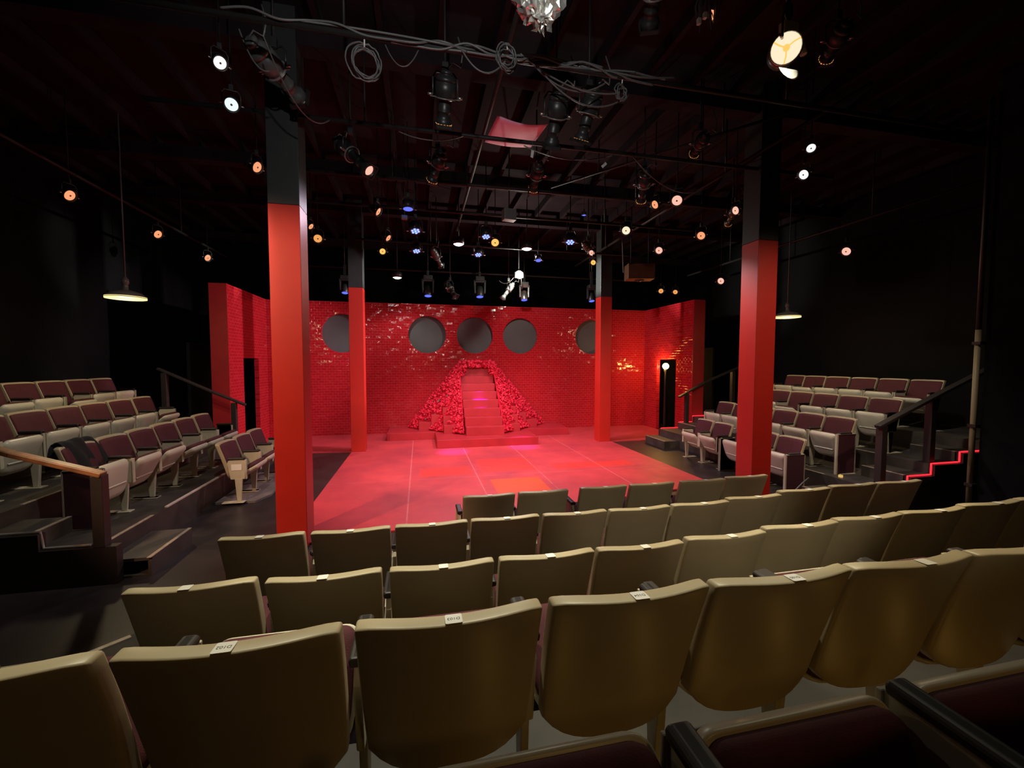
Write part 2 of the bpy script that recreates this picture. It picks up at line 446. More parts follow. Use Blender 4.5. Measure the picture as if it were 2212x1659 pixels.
# ------------------------------------------------------------------ tiled scenery walls
def holed_wall(x0, x1, z0, z1, y0, y1, holes, n=64):
    """upright plate in the xz plane with round holes (cx, cz, r), thickness y0..y1"""
    mb = MB()
    def quad(a, b, c, d):                       # front and back faces for a cell
        mb.add([(a, y0, c), (b, y0, c), (b, y0, d), (a, y0, d)], [(0, 1, 2, 3)])
        mb.add([(a, y1, c), (b, y1, c), (b, y1, d), (a, y1, d)], [(3, 2, 1, 0)])
    cur = x0
    for cx, cz, r in holes:
        a = r + .04
        quad(cur, cx - a, z0, z1)
        quad(cx - a, cx + a, z0, cz - a); quad(cx - a, cx + a, cz + a, z1)
        sq = []; ci = []
        for k in range(n):
            q = 2 * PI * k / n; c, s_ = math.cos(q), math.sin(q); m_ = max(abs(c), abs(s_))
            sq.append((cx + a * c / m_, cz + a * s_ / m_)); ci.append((cx + r * c, cz + r * s_))
        for yy in (y0, y1):
            vs = [(p[0], yy, p[1]) for p in sq] + [(p[0], yy, p[1]) for p in ci]
            mb.add(vs, [(k, (k + 1) % n, n + (k + 1) % n, n + k) for k in range(n)])
        vs = [(p[0], y0, p[1]) for p in ci] + [(p[0], y1, p[1]) for p in ci]
        mb.add(vs, [(k, (k + 1) % n, n + (k + 1) % n, n + k) for k in range(n)])
        cur = cx + a
    quad(cur, x1, z0, z1)
    mb.add([(x0, y0, z1), (x1, y0, z1), (x1, y1, z1), (x0, y1, z1)], [(0, 1, 2, 3)])
    for xx in (x0, x1):
        mb.add([(xx, y0, z0), (xx, y1, z0), (xx, y1, z1), (xx, y0, z1)], [(0, 1, 2, 3)])
    return mb

HOLES = [(-2.05, 2.77, .52), (.215, 2.77, .52), (1.56, 2.77, .52), (2.91, 2.77, .52), (5.15, 2.77, .52)]
struct('wall_stage_back', holed_wall(-3.9, 6.94, 0, 3.62, 12.2, 12.30, HOLES), M['tile_x'], 'glossy red tiled back wall of the stage set with five round openings')
for i, (cx, cz, r) in enumerate(HOLES):
    o = obj('porthole_panel', MB().lathe([(r + .05, 0), (r + .05, .02)], 48, cap0=True, cap1=True, smooth=False), M['grey'],
            loc=(cx, 12.345, cz), rot=(PI / 2, 0, 0))
    tag(o, ['dark grey round porthole panel half hidden behind the left rear red column', 'grey round porthole panel left of the middle one above the red staircase',
            'grey round porthole panel in the middle, straight above the red staircase', 'grey round porthole panel right of the middle one above the red staircase',
            'dark grey round porthole panel half hidden behind the right rear red column'][i], 'porthole', 'round portholes in the red tiled wall')

def wing(name, xi, sx, y0, y1, d0, d1, dz, label):
    """thin tiled skin whose stage face lies at x = xi; sx = direction away from the stage"""
    mb = MB(); xo = xi + sx * .10; a_, b_ = min(xi, xo), max(xi, xo)
    for (a, b, c, d) in ((y0 + .03, d0, 0, 3.62), (d1, y1, 0, 3.62), (d0, d1, dz, 3.62)):
        mb.box(a_, b_, a, b, c, d)
    xr = xi + sx * .33
    mb.box(min(xi, xr), max(xi, xr), y0, y0 + .03, 0, 3.62, 1)
    o = obj(name, mb, [M['tile_y'], M['red_side']]); o['kind'] = 'structure'; o['label'] = label
    return o
wing('wall_wing_left', -3.9, -1, 9.9, 12.3, 10.66, 11.58, 2.08, 'red tiled wing wall at the left of the stage with a narrow dark doorway')
wing('wall_wing_right', 6.94, 1, 9.75, 12.3, 10.49, 11.45, 2.08, 'red tiled wing wall at the right of the stage with a narrow dark doorway')
struct('door_1', MB().box(-4.72, -4.66, 10.0, 13.6, 0, 2.4), M['black_curtain'], 'black masking behind the left doorway')
struct('door_2', MB().box(7.72, 7.78, 10.0, 13.6, 0, 2.4), M['black_curtain'], 'black masking behind the right doorway')

# ------------------------------------------------------------------ four square columns, red below and black above
def column(x0, y0, label):
    t = thing('column', label, 'column', (x0 + .1515, y0 + .1515, 0), 0, 'red and black columns around the stage')
    h = .1515
    obj('red_shaft', MB().box(-h, h, -h, h, 0, 3.62), M['red'], t, bevel=.006)
    obj('black_shaft', MB().box(-h, h, -h, h, 3.62, ZC), M['blackpaint'], t, bevel=.006)
column(-1.506, 4.838, 'tall red square column at the front left of the stage, black above')
column(4.386, 4.838, 'tall red square column at the front right of the stage, beside the right seating bank')
column(-1.506, 9.835, 'red square column at the rear left of the stage, before a round porthole')
column(4.386, 9.835, 'red square column at the rear right of the stage with a bright white upper edge')

# ------------------------------------------------------------------ stage set: two low platforms, staircase, side steps, ribbon slopes
o = obj('stage_platform', MB().box(-.83, 4.0, 11.02, 12.19, 0, .19), M['red_set'], bevel=.006)
tag(o, 'long low red platform against the tiled wall, under the ribbon slopes', 'platform')
o = obj('stage_platform', MB().box(.37, 2.80, 9.82, 11.015, 0, .19), M['red_set'], bevel=.006)
tag(o, 'low red platform in front, carrying the foot of the red staircase', 'platform')
t = thing('staircase', 'red wooden staircase in the middle of the stage, climbing between ribbon slopes', 'stairs', (1.575, 10.28, .19))
for k in range(7):
    z1 = .21 + .2 * k
    o = obj('step', MB().box(-.475, .475, .27 * k, 1.90, z1 - (.21 if k == 0 else .20), z1), M['red_set'], t, bevel=.006)
obj('top_step', MB().box(-.475, .475, 1.78, 1.90, 1.41, 1.62), M['red_set'], t, bevel=.004)
def small_stairs(x0, x1, label):
    t = thing('side_stairs', label, 'stairs', ((x0 + x1) / 2, 10.72, .19), 0, 'small side stairs on the set')
    h = (x1 - x0) / 2
    for k in range(3):
        obj('step', MB().box(-h, h, .27 * k, .81, .2 * k, .2 * (k + 1)), M['red_set'], t, bevel=.005)
small_stairs(.58, .87, 'small three-step red stair left of the staircase')
small_stairs(2.27, 2.56, 'small three-step red stair right of the staircase')
for i, (x0, x1, y0, h, lab) in enumerate([(-.04, .278, 11.34, .215, 'low red block at the left foot of the ribbon slope'), (.282, .50, 11.30, .41, 'taller red block left of the small left stair'),
                                          (2.66, 2.868, 11.30, .41, 'taller red block right of the small right stair'), (2.872, 3.19, 11.34, .215, 'low red block at the right foot of the ribbon slope')]):
    o = obj('set_block', MB().box(x0, x1, y0, y0 + .45, .19, .19 + h), M['red_set'], bevel=.005)
    tag(o, lab, 'block', 'red blocks beside the stairs')

def ruffle_disc(mb, c, nrm, r):
    q = Vector((0, 0, 1)).rotation_difference(nrm.normalized())
    T = Matrix.Translation(c) @ q.to_matrix().to_4x4()
    n = 9; ph = random.random() * 6; fr = random.choice((2, 3))
    vs = [(0, 0, 0)]; 
    for k in range(n):
        a = 2 * PI * k / n; rr = r * random.uniform(.75, 1.15)
        vs.append((rr * math.cos(a), rr * math.sin(a), r * .55 * math.sin(fr * a + ph) + r * .25))
    mb.add(vs, [(0, 1 + k, 1 + (k + 1) % n) for k in range(n)], 0, True, T)

def ruffle_strip(mb, c, nrm, r):
    """a short curled ribbon loop"""
    q = Vector((0, 0, 1)).rotation_difference(nrm.normalized())
    T = Matrix.Translation(c) @ q.to_matrix().to_4x4() @ Matrix.Rotation(random.random() * 6.28, 4, 'Z')
    n = 9; vs = []
    for k in range(n):
        a = -2.2 + 4.4 * k / (n - 1)
        px, pz = r * math.sin(a), r * math.cos(a)
        wv = r * .55
        vs += [(px, -wv + .2 * r * math.sin(3 * a), pz), (px + .25 * r, wv, pz * .9)]
    mb.add(vs, [(2 * k, 2 * k + 1, 2 * k + 3, 2 * k + 2) for k in range(n - 1)], 0, True, T)

BLOCKS = [(.58, .87, 10.72, .39), (.58, .87, 10.99, .59), (.58, .87, 11.26, .79), (2.27, 2.56, 10.72, .39), (2.27, 2.56, 10.99, .59), (2.27, 2.56, 11.26, .79),
          (-.04, .278, 11.34, .405), (.282, .50, 11.30, .60), (2.66, 2.868, 11.30, .60), (2.872, 3.19, 11.34, .405)]
def ribbon_slope(A, B, C, label, cnt, gaps=()):
    A, B, C = Vector(A), Vector(B), Vector(C)
    nrm = (B - A).cross(C - A)
    if nrm.y > 0: nrm = -nrm
    nrm.normalize()
    mb = MB()
    mb.add([A - nrm * .03, B - nrm * .03, C - nrm * .03, A - nrm * .06 + Vector((0, .03, 0)), B - nrm * .06 + Vector((0, .03, 0)), C - nrm * .06 + Vector((0, .03, 0))],
           [(0, 1, 2), (3, 5, 4), (0, 3, 4, 1), (1, 4, 5, 2), (2, 5, 3, 0)])
    for i in range(cnt):
        a, b = random.random(), random.random()
        if a + b > 1: a, b = 1 - a, 1 - b
        p = A + (B - A) * a + (C - A) * b + nrm * random.uniform(-.01, .035)
        if any(x0 - .02 < p.x < x1 + .02 and p.y > yy - .05 and p.z < zt + .05 for x0, x1, yy, zt in BLOCKS): continue
        nn = nrm + Vector((random.uniform(-1, 1), random.uniform(-1, 1), random.uniform(-1, 1))) * .9
        (ruffle_disc if random.random() < .45 else ruffle_strip)(mb, p, nn, random.uniform(.020, .040))
    for ga, gb, gr in gaps:
        c = A + (B - A) * ga + (C - A) * gb + nrm * .045
        e1 = (B - A).normalized(); e2 = nrm.cross(e1)
        mb.add([c + e1 * (gr * k1) + e2 * (gr * k2) + nrm * (.01 * k3) for k1, k2, k3 in ((-1, -.5, 0), (.9, -.7, 1), (.5, .6, 0), (-.3, .9, 1))], [(0, 1, 2, 3)], 1)
    o = obj('ribbon_slope', mb, [M['ruffle'], M['grey_metal']])
    return tag(o, label, 'ribbon slope', 'red ribbon slopes beside the staircase', 'stuff')
ribbon_slope((1.07, 11.95, 1.98), (-.36, 11.93, .21), (1.04, 10.42, .24), 'slope of crumpled red ribbons left of the staircase, with gaps', 1500, ((.38, .22, .05), (.45, .35, .035), (.22, .30, .03), (.62, .25, .03)))
ribbon_slope((2.06, 11.95, 1.98), (3.56, 11.93, .21), (2.11, 10.42, .24), 'slope of crumpled red ribbons right of the staircase, densely covered', 1700)
mb = MB(); mb.box(1.08, 2.05, 11.96, 12.02, 1.88, 1.98)
for i in range(130):
    ruffle_strip(mb, Vector((random.uniform(1.05, 2.08), random.uniform(11.86, 12.02), random.uniform(1.86, 2.03))), Vector((random.uniform(-1, 1), -1, random.uniform(-.5, 1))), random.uniform(.03, .055))
for i in range(60):
    sx = random.choice((-1, 1))
    ruffle_strip(mb, Vector((1.565 + sx * random.uniform(.30, .5), random.uniform(11.75, 11.95), random.uniform(1.62, 1.86))), Vector((random.uniform(-1, 1), -1, 1)), random.uniform(.03, .045))
tag(obj('ribbon_crest', mb, M['ruffle']), 'crest of crumpled red ribbons along the top of the staircase', 'ribbon slope', None, 'stuff')

# globe lamp on a slim post in the right doorway
t = thing('lamp_post', 'slim dark lamp post with a glowing globe in the right doorway', 'lamp', (7.06, 11.18, 0))
obj('base', MB().lathe([(.11, 0), (.11, .03), (.06, .06)], 20, cap0=True, cap1=True), M['metal'], t)
obj('post', MB().lathe([(.045, .05), (.028, 1.70), (.05, 1.76), (.05, 1.80)], 16, cap0=True, cap1=True), M['metal'], t)
obj('globe', MB().lathe([(.093 * math.sin(a), 1.885 - .093 * math.cos(a)) for a in [PI * k / 14 for k in range(15)]], 24), M['globe'], t)

# ------------------------------------------------------------------ seating risers and aisle steps
struct('floor_riser_left', MB().prism([(XL, -.02), (-2.87, -.02), (-2.87, .31), (-3.79, .31), (-3.79, .60), (-4.71, .60), (-4.71, .885), (XL, .885)], 'y', 4.5, 9.3), M['riser'], 'stepped dark riser of the left seating bank')
struct('floor_riser_right', MB().prism([(XR, -.02), (5.95, -.02), (5.95, .31), (6.87, .31), (6.87, .60), (7.79, .60), (7.79, .885), (XR, .885)], 'y', 4.42, 9.62), M['riser'], 'stepped dark riser of the right seating bank')
mb = MB()
mb.prism([(-1.32, YF), (6.98, YF), (6.98, 3.35), (-1.32, 3.35)], 'z', -.02, .13)
mb.prism([(-2.60, YF), (6.98, YF), (6.98, 2.50), (-1.36, 2.50), (-1.36, 3.06), (-1.80, 3.06), (-1.97, 2.90), (-2.60, 2.85)], 'z', .13, .265)
mb.prism([(-2.60, YF), (6.98, YF), (6.98, 1.66), (-2.60, 1.66)], 'z', .265, .52)
mb.prism([(-3.4, YF), (6.98, YF), (6.98, .80), (-3.4, .80)], 'z', .52, .71)
struct('floor_riser_centre', mb, M['riser_shaded'], 'stepped dark riser of the centre seating block')

def nosed(name, x0, x1, y0, y1, z, label, cat, edge=None, h=.155, group=None, hollow=False):
    """aisle step box with a pale nosing strip along one edge ('x0' or 'x1')"""
    t = thing(name, label, cat, ((x0 + x1) / 2, (y0 + y1) / 2, z), 0, group)
    a, b = (x1 - x0) / 2, (y1 - y0) / 2
    if hollow:
        mb = MB(); mb.box(-a, a, -b + .02, b, h - .03, h); mb.box(-a, a, -b, b, 0, .02)
        mb.box(a - .025, a, -b, b, .02, h - .03); mb.box(-a, -a + .025, -b, b, .02, h - .03); mb.box(-a + .025, a - .025, b - .03, b, .02, h - .03)
        obj('box', mb, M['riser'], t)
    else:
        obj('box', MB().box(-a, a, -b, b, 0, h), M['riser'], t)
    e = a if edge == 'x1' else -a
    obj('nosing', MB().box(e - (.035 if e > 0 else 0), e + (0 if e > 0 else .035), -b, b, h, h + .006), M['nosing'], t)
    return t
nosed('step_block', -2.87, -2.49, 4.52, 5.25, -.02, 'lowest hollow step box of the left aisle, open at its near end', 'step', 'x1', .175, 'aisle step boxes', True)
nosed('step_block', -3.79, -3.39, 4.52, 4.96, .31, 'second step box of the left aisle beside the seat with the coat', 'step', 'x1', .15, 'aisle step boxes')
nosed('step_block', -4.71, -4.31, 4.52, 5.05, .60, 'third step box of the left aisle, behind the wooden handrail', 'step', 'x1', .145, 'aisle step boxes')
nosed('step_block', 5.55, 5.95, 4.44, 5.15, -.02, 'lowest step box of the near right aisle by the front right column', 'step', 'x0', .175, 'aisle step boxes')
nosed('step_block', 6.45, 6.87, 4.44, 5.0, .31, 'second step box of the near right aisle beside the red rope light', 'step', 'x0', .15, 'aisle step boxes')
nosed('step_block', 7.37, 7.79, 4.44, 5.0, .60, 'top step box of the near right aisle', 'step', 'x0', .145, 'aisle step boxes')
nosed('step_block', 5.55, 5.95, 8.78, 9.62, -.02, 'black step box at the far end of the right bank near the lit doorway', 'step', 'x0', .175, 'aisle step boxes')
nosed('step_block', 6.45, 6.87, 8.35, 9.60, .31, 'step box higher up at the far end of the right bank', 'step', 'x0', .15, 'aisle step boxes')
def strip(label, a, b, hgt=.006, wd=.035, m='nosing'):
    a, b = Vector(a), Vector(b); d = (b - a); L = d.length
    o = obj('edge_strip', MB().box(0, L, -wd / 2, wd / 2, 0, hgt), M[m], loc=a, rot=(0, 0, math.atan2(d.y, d.x)))
    return tag(o, label, 'edge strip', 'pale edge strips on the risers')
strip('pale edge strip on the left bank platform beside the lowest step box', (-2.888, 4.52, .31), (-2.888, 5.30, .31))
strip('bright pale edge strip along the first platform of the left bank', (-2.888, 5.56, .31), (-2.888, 8.9, .31), .014, .035, 'nosing_lit')
strip('pale edge strip on the second platform of the left bank', (-3.81, 4.98, .60), (-3.81, 9.2, .60))
strip('pale edge strip on the first platform of the right bank', (5.968, 5.17, .31), (5.968, 8.7, .31))
strip('pale edge strip on the second platform of the right bank', (6.888, 5.02, .60), (6.888, 8.3, .60))
strip('pale edge strip on the centre block step left of the third row', (-2.58, 2.832, .265), (-1.97, 2.88, .265))
strip('pale slanted edge strip left of the third centre row', (-1.96, 2.885, .265), (-1.80, 3.035, .265))
strip('pale edge strip on the tread left of the fourth centre row', (-2.58, 1.64, .52), (-1.0, 1.64, .52))

# floor mat carrying the three loose seats
o = obj('floor_mat', MB().prism([(-2.84, 6.62), (-2.32, 6.60), (-2.20, 6.9), (-2.28, 8.3), (-2.84, 8.3)], 'z', -.02, .015), M['mat'], bevel=.003)
tag(o, 'worn grey floor mat under three seats behind the front left column', 'mat')

# stepped side panels with rope light
def side_panel(name, prof, y0, y1, rope, ropemat, label, ropelabel):
    o = obj(name, MB().prism(prof, 'y', y0, y1), M['post']); tag(o, label, 'side panel')
    pts = []
    for i in range(len(rope) - 1):
        a, b = Vector((rope[i][0], (y0 + y1) / 2, rope[i][1])), Vector((rope[i + 1][0], (y0 + y1) / 2, rope[i + 1][1]))
        n = max(2, int((b - a).length / .05))
        pts += [a + (b - a) * (k / n) for k in range(n)]
    pts.append(Vector((rope[-1][0], (y0 + y1) / 2, rope[-1][1])))
    o = obj('rope_light', MB().tube(pts, .011, 8), ropemat); tag(o, ropelabel, 'rope light')
side_panel('stair_side_panel', [(-4.71, -.02), (-2.70, -.02), (-2.70, .33), (-3.28, .33), (-3.28, .48), (-3.80, .48), (-3.80, .62), (-4.71, .62)], 4.42, 4.50,
           [(-4.5, .635), (-3.81, .635), (-3.79, .495), (-3.29, .495), (-3.27, .345), (-2.92, .345)], M['rope_off'],
           'black stepped side panel at the near end of the left bank', 'unlit pale rope light along the black stepped panel at left')
side_panel('stair_side_panel', [(5.55, -.02), (8.6, -.02), (8.6, .74), (7.37, .74), (7.37, .60), (6.86, .60), (6.86, .45), (6.45, .45), (6.45, .31), (5.97, .31), (5.97, .15), (5.55, .15)], 4.34, 4.42,
           [(6.0, .325), (6.44, .325), (6.44, .465), (6.85, .465), (6.85, .615), (7.36, .615), (7.36, .755), (8.5, .755)], M['rope'],
           'black stepped side panel at the near end of the right bank', 'glowing red rope light stepping up the near right aisle')
side_panel('stair_side_panel', [(5.95, -.02), (8.6, -.02), (8.6, .60), (6.90, .60), (6.90, .45), (6.49, .45), (6.49, .31), (5.95, .31)], 9.62, 9.68,
           [(6.0, .17), (6.0, .325), (6.50, .325), (6.50, .465), (6.90, .465), (6.90, .615), (7.6, .615)], M['rope'],
           'black stepped side panel at the far end of the right bank', 'thin glowing red rope light at the far end of the right bank')

# handrails
def handrail(label, pts, posts, railm=None, r=(.045, .022)):
    base = Vector(posts[0][0])
    t = thing('handrail', label, 'handrail', base)
    P = [Vector(p) - base for p in pts]
    mb = MB()
    for a, b in zip(P[:-1], P[1:]):
        d = b - a; L = d.length
        T = Matrix.Translation(a) @ d.to_track_quat('X', 'Z').to_matrix().to_4x4()
        mb.box(-.01, L + .01, -r[0], r[0], -r[1], r[1], 0, T)
    obj('rail', mb, railm or M['rail'], t, bevel=.008)
    for (p, top) in posts:
        p = Vector(p) - base
        obj('post', MB().box(p.x - .045, p.x + .045, p.y - .045, p.y + .045, p.z, top - base.z), M['post'], t, bevel=.004)
handrail('worn wooden handrail on a dark post at the near end of the left bank', [(-4.6, 4.45, 1.63), (-3.45, 4.45, 1.20), (-2.80, 4.45, .985)], [((-2.83, 4.46, .33), .98), ((-4.45, 4.46, .62), 1.55)])
handrail('dark handrail at the far end of the left bank before the left doorway', [(-4.9, 9.36, 1.86), (-3.98, 9.36, 1.40), (-3.42, 9.36, 1.14)], [((-3.62, 9.36, -.02), 1.18), ((-4.8, 9.36, -.02), 1.78)], M['post'])
handrail('dark handrail at the far end of the right bank before the lit doorway', [(6.44, 9.56, 1.12), (7.15, 9.56, 1.48), (8.3, 9.56, 1.92)], [((6.66, 9.57, .46), 1.20), ((8.0, 9.57, .885), 1.78)], M['post'])
handrail('black handrail on two posts beside the near right aisle stairs', [(6.02, 4.47, 1.14), (6.36, 4.47, 1.28), (7.16, 4.47, 1.60), (8.2, 4.47, 2.0)], [((6.10, 4.48, .31), 1.15), ((6.95, 4.48, .60), 1.50)], M['post'])
o = obj('step_light', MB().box(-.018, .018, -.022, .022, 0, .035), M['steplamp'], loc=(6.05, 4.98, .31)); tag(o, 'tiny glowing amber step light beside the end panel of the right bank', 'light')

# ------------------------------------------------------------------ theatre seats
def shell_grid(nx=14, nz=10, inset=0.0, off=0.0, z0=.30, z1=.83, puff=0.0):
    """back surface grid; off = distance forward of the shell's rear face"""
    g = []
    for j in range(nz + 1):
        v = j / nz; row = []
        for i in range(nx + 1):
            u = -1 + 2 * i / nx
            hw = .2385 - .010 * (1 - v) ** 2 - inset
            x = u * hw
            zb = z0 + .085 * abs(u) ** 4 + inset
            zt = z1 - .010 * abs(u) ** 8 - inset * .8
            z = zb + (zt - zb) * v
            vv = (z - .30) / .53
            y = -.055 - .13 * vv - .035 * vv * vv - .042 * (1 - (x / .2385) ** 2)
            y += off + puff * (1 - u ** 4) * (1 - (2 * v - 1) ** 4)
            row.append((x, y, z))
        g.append(row)
    return g

def grid_solid(front, back, mi_f=0, mi_b=0):
    mb = MB(); nz = len(front) - 1; nx = len(front[0]) - 1; W_ = nx + 1
    vs = [p for r in front for p in r] + [p for r in back for p in r]; o = len(vs) // 2
    fs = []
    for j in range(nz):
        for i in range(nx):
            a = j * W_ + i
            fs.append((a, a + 1, a + W_ + 1, a + W_)); fs.append((o + a, o + a + W_, o + a + W_ + 1, o + a + 1))
    for i in range(nx):
        fs.append((i, o + i, o + i + 1, i + 1)); b = nz * W_ + i; fs.append((b, b + 1, o + b + 1, o + b))
    for j in range(nz):
        a = j * W_; fs.append((a, a + W_, o + a + W_, o + a)); b = a + nx; fs.append((b, o + b, o + b + W_, b + W_))
    return mb.add(vs, fs, 0, True)

def outline(hw, y0, y1, rf, rb, n=6):
    pts = []
    for cx, cy, r, a0 in ((hw - rf, y1 - rf, rf, 0), (-hw + rf, y1 - rf, rf, 90), (-hw + rb, y0 + rb, rb, 180), (hw - rb, y0 + rb, rb, 270)):
        for k in range(n + 1):
            a = math.radians(a0 + 90 * k / n); pts.append((cx + r * math.cos(a), cy + r * math.sin(a)))
    return pts

def rings(specs):
    """specs: list of (outline points, z); closes both ends with a face"""
    mb = MB(); n = len(specs[0][0]); vs = []
    for pts, z in specs: vs += [(p[0], p[1], z) for p in pts]
    fs = []
    for j in range(len(specs) - 1):
        for k in range(n):
            fs.append((j * n + k, j * n + (k + 1) % n, (j + 1) * n + (k + 1) % n, (j + 1) * n + k))
    fs.append(tuple(range(n - 1, -1, -1))); fs.append(tuple(range((len(specs) - 1) * n, len(specs) * n)))
    return mb.add(vs, fs, 0, True)

SH = grid_solid(shell_grid(off=.054), shell_grid(off=0.0)).mesh('backrest', M['shell'], bevel=.010, seg=3, angle=50)
BC = grid_solid(shell_grid(inset=.011, off=.064, z0=.34, z1=.818, puff=.010), shell_grid(inset=.011, off=.050, z0=.34, z1=.818)).mesh('back_cushion', M['cloth'])
_o = lambda s_, dy=0: outline(.226 * s_, -.180 * s_ + dy, .215 * s_ + dy, .050 * s_, .14 * s_)
mb = rings([(_o(1.0), 0), (_o(1.0), -.012), (_o(.985), -.030), (_o(.90, .005), -.050), (_o(.72, .01), -.062)])
mb.add([(-.165, -.045, -.058), (.165, -.045, -.058), (.15, -.030, -.074), (-.15, -.030, -.074), (-.165, -.018, -.056), (.165, -.018, -.056)], [(0, 1, 2, 3), (3, 2, 5, 4)], 0, True)
SP = mb.mesh('seat_pan', M['pan'], bevel=.006, seg=2, angle=50)
CU = rings([(_o(.955), .001), (_o(.965), .018), (_o(.95), .034), (_o(.86), .050), (_o(.62), .058)]).mesh('seat_cushion', M['cloth'])
mb = MB()                                        # standard: foot plate, tapering leg, upper bracket up to the armrest
mb.box(-.045, .045, -.13, .15, 0, .012)
mb.prism([(.055, .012), (.105, .012), (.13, .34), (.03, .34)], 'x', -.012, .012)
mb.prism([(-.02, .33), (.16, .33), (.18, .605), (-.04, .605), (-.06, .56)], 'x', -.011, .011)
mb.box(-.020, .020, .172, .186, .33, .605)
SD = mb.mesh('standard', M['steel'], bevel=.004, seg=2)
AR = MB().prism([(-.022, .0), (.022, .0), (.026, .02), (.018, .03), (-.018, .03), (-.026, .02)], 'y', -.05, .165).mesh('armrest', M['arm'], bevel=.006, seg=2)
mb = MB()
mb.box(-.016, .016, -.12, .20, .012, .605, 0); mb.box(-.022, .022, .20, .218, 0, .612, 1); mb.box(-.022, .022, -.132, -.12, 0, .605, 1); mb.box(-.022, .022, -.12, .20, .605, .617, 1)
EP = mb.mesh('end_panel', [M['panel'], M['steel']], bevel=.003, seg=1)
PL = rings([(outline(.021, -.021, .021, .004, .004, 3), 0), (outline(.021, -.021, .021, .004, .004, 3), .0015)]).mesh('number_plate', M['plate'])
for _p in PL.polygons: _p.use_smooth = False

def text_mesh(body, size):
    c = bpy.data.curves.new('t', 'FONT'); c.body = body; c.size = size; c.align_x = 'CENTER'; c.align_y = 'CENTER'; c.extrude = .0003
    o = bpy.data.objects.new('t', c); COL.objects.link(o)
    bpy.context.view_layer.update()
    me = bpy.data.meshes.new_from_object(o.evaluated_get(bpy.context.evaluated_depsgraph_get()))
    bpy.data.objects.remove(o); bpy.data.curves.remove(c)
    me.materials.clear(); me.materials.append(M['ink'])
    return me

def make_seat(plate):
    t = thing('theatre_seat', 'seat', 'seat')
    b = put('backrest', SH, t); put('back_cushion', BC, b)
    p = put('seat_pan', SP, t, (0, .10, .405)); put('seat_cushion', CU, p)
    put('standard', SD, t, (.254, 0, 0)); put('armrest', AR, t, (.254, 0, .607))
    if plate: put('number_plate', PL, t, (0, -.2365, .8312), (math.radians(3), 0, PI))
    return t
_plain = make_seat(False); _plate = make_seat(True)
_used = {}
def seat(x, ytop, z, rz, label, group, fold=70, sx=1.0, plate=False, left=False, endl=False, endr=False, txt=None, leftoff=None):
    """one seat; (x, ytop) = plan position of the top corners of the back, rz = heading of the sitter (0 = +Y)"""
    src = _plate if plate else _plain
    if src in _used: t = dup(src)
    else: t = src; _used[src] = 1
    off = Matrix.Rotation(rz, 3, 'Z') @ Vector((0, .222, 0))
    t.location = (x + off.x, ytop + off.y, z); t.rotation_euler = (0, 0, rz); t.scale = (sx, 1, 1)
    t['label'] = label; t['group'] = group
    for c in list(t.children):
        k = c.name.split('.')[0]
        if k == 'seat_pan': c.rotation_euler = (math.radians(fold), 0, 0)
        if k == 'number_plate' and txt:
            put('number', text_mesh(txt, .0145), c, (0, 0, .0016))
        if k == 'standard' and endr: c.data = EP; c.name = 'end_panel'; c.location.x = .262
        if k == 'armrest' and endr: c.location.x = .262
    if left or endl:
        put('end_panel' if endl else 'standard', EP if endl else SD, t, (-.262 if endl else -.254, 0, 0))
        put('armrest', AR, t, (-.262 if endl else -.254, 0, .607))
    return t

CENTRE = {
 'A': [(0.603, 3.69, .475), (1.117, 3.70, .48), (1.725, 3.715, .478), (2.242, 3.715, .478), (2.816, 3.72, .505), (3.37, 3.755, .505)],
 'B': [(-0.941, 2.738, .472), (-0.429, 2.723, .472), (0.068, 2.725, .466), (0.559, 2.728, .47), (1.055, 2.72, .466), (1.546, 2.71, .476), (2.046, 2.715, .474), (2.556, 2.761, .49), (3.107, 2.83, .50), (3.649, 2.86, .48), (4.144, 2.85, .476)],
 'C': [(-0.924, 1.90, .479), (-0.407, 1.874, .467), (0.094, 1.865, .467), (0.589, 1.865, .47), (1.075, 1.86, .466), (1.586, 1.883, .478), (2.103, 1.92, .49), (2.605, 1.94, .486), (3.117, 1.945, .50), (3.646, 1.971, .50), (4.17, 1.98, .50)],
 'D': [(-0.955, 1.058, .482), (-0.439, 1.056, .482), (0.077, 1.054, .484), (0.590, 1.053, .486), (1.096, 1.044, .494), (1.600, 1.039, .50), (2.110, 1.03, .50), (2.62, 1.03, .50)],
 'E': [(.20, .27, .478), (.705, .27, .478), (1.21, .27, .478)]}
CZ = {'A': 0.0, 'B': .13, 'C': .265, 'D': .522, 'E': .71}
CN = {'A': 'front row', 'B': 'second row', 'C': 'third row', 'D': 'fourth row', 'E': 'nearest row'}
FOLD = {'D': [34, 48, 40, 32, 26, 50, 44, 40], 'C': [16, 20, 14, 18, 12, 20, 16, 14, 18, 12, 16], 'B': [14] * 11, 'A': [24, 20, 26, 22, 24, 20], 'E': [62, 76, 76]}
for k in 'ABCDE':
    row = CENTRE[k]
    for i, (x, y, wd) in enumerate(row):
        fold = FOLD.get(k, [68] * 12)[i]
        lab = 'olive-backed seat in the %s of the centre block, %s from its left end' % (CN[k], ordinal(i))
        txt = None
        if k == 'D' and 1 <= i <= 4:
            txt = 'D10%d' % (i + 1)
            lab = 'olive-backed seat with plate %s on its rim, fourth row of the centre block' % txt
        if k == 'E':
            lab = 'dark burgundy folded seat cushion at the bottom edge, %s of the nearest row' % ['leftmost', 'middle one', 'rightmost'][i]
        seat(x, y, CZ[k] - (.02 if k == 'A' else 0), 0, lab, 'seats of the centre block', fold, wd / .477, plate=(k != 'E'),
             left=(i == 0 or (k == 'A' and i in (2, 4))), txt=txt)

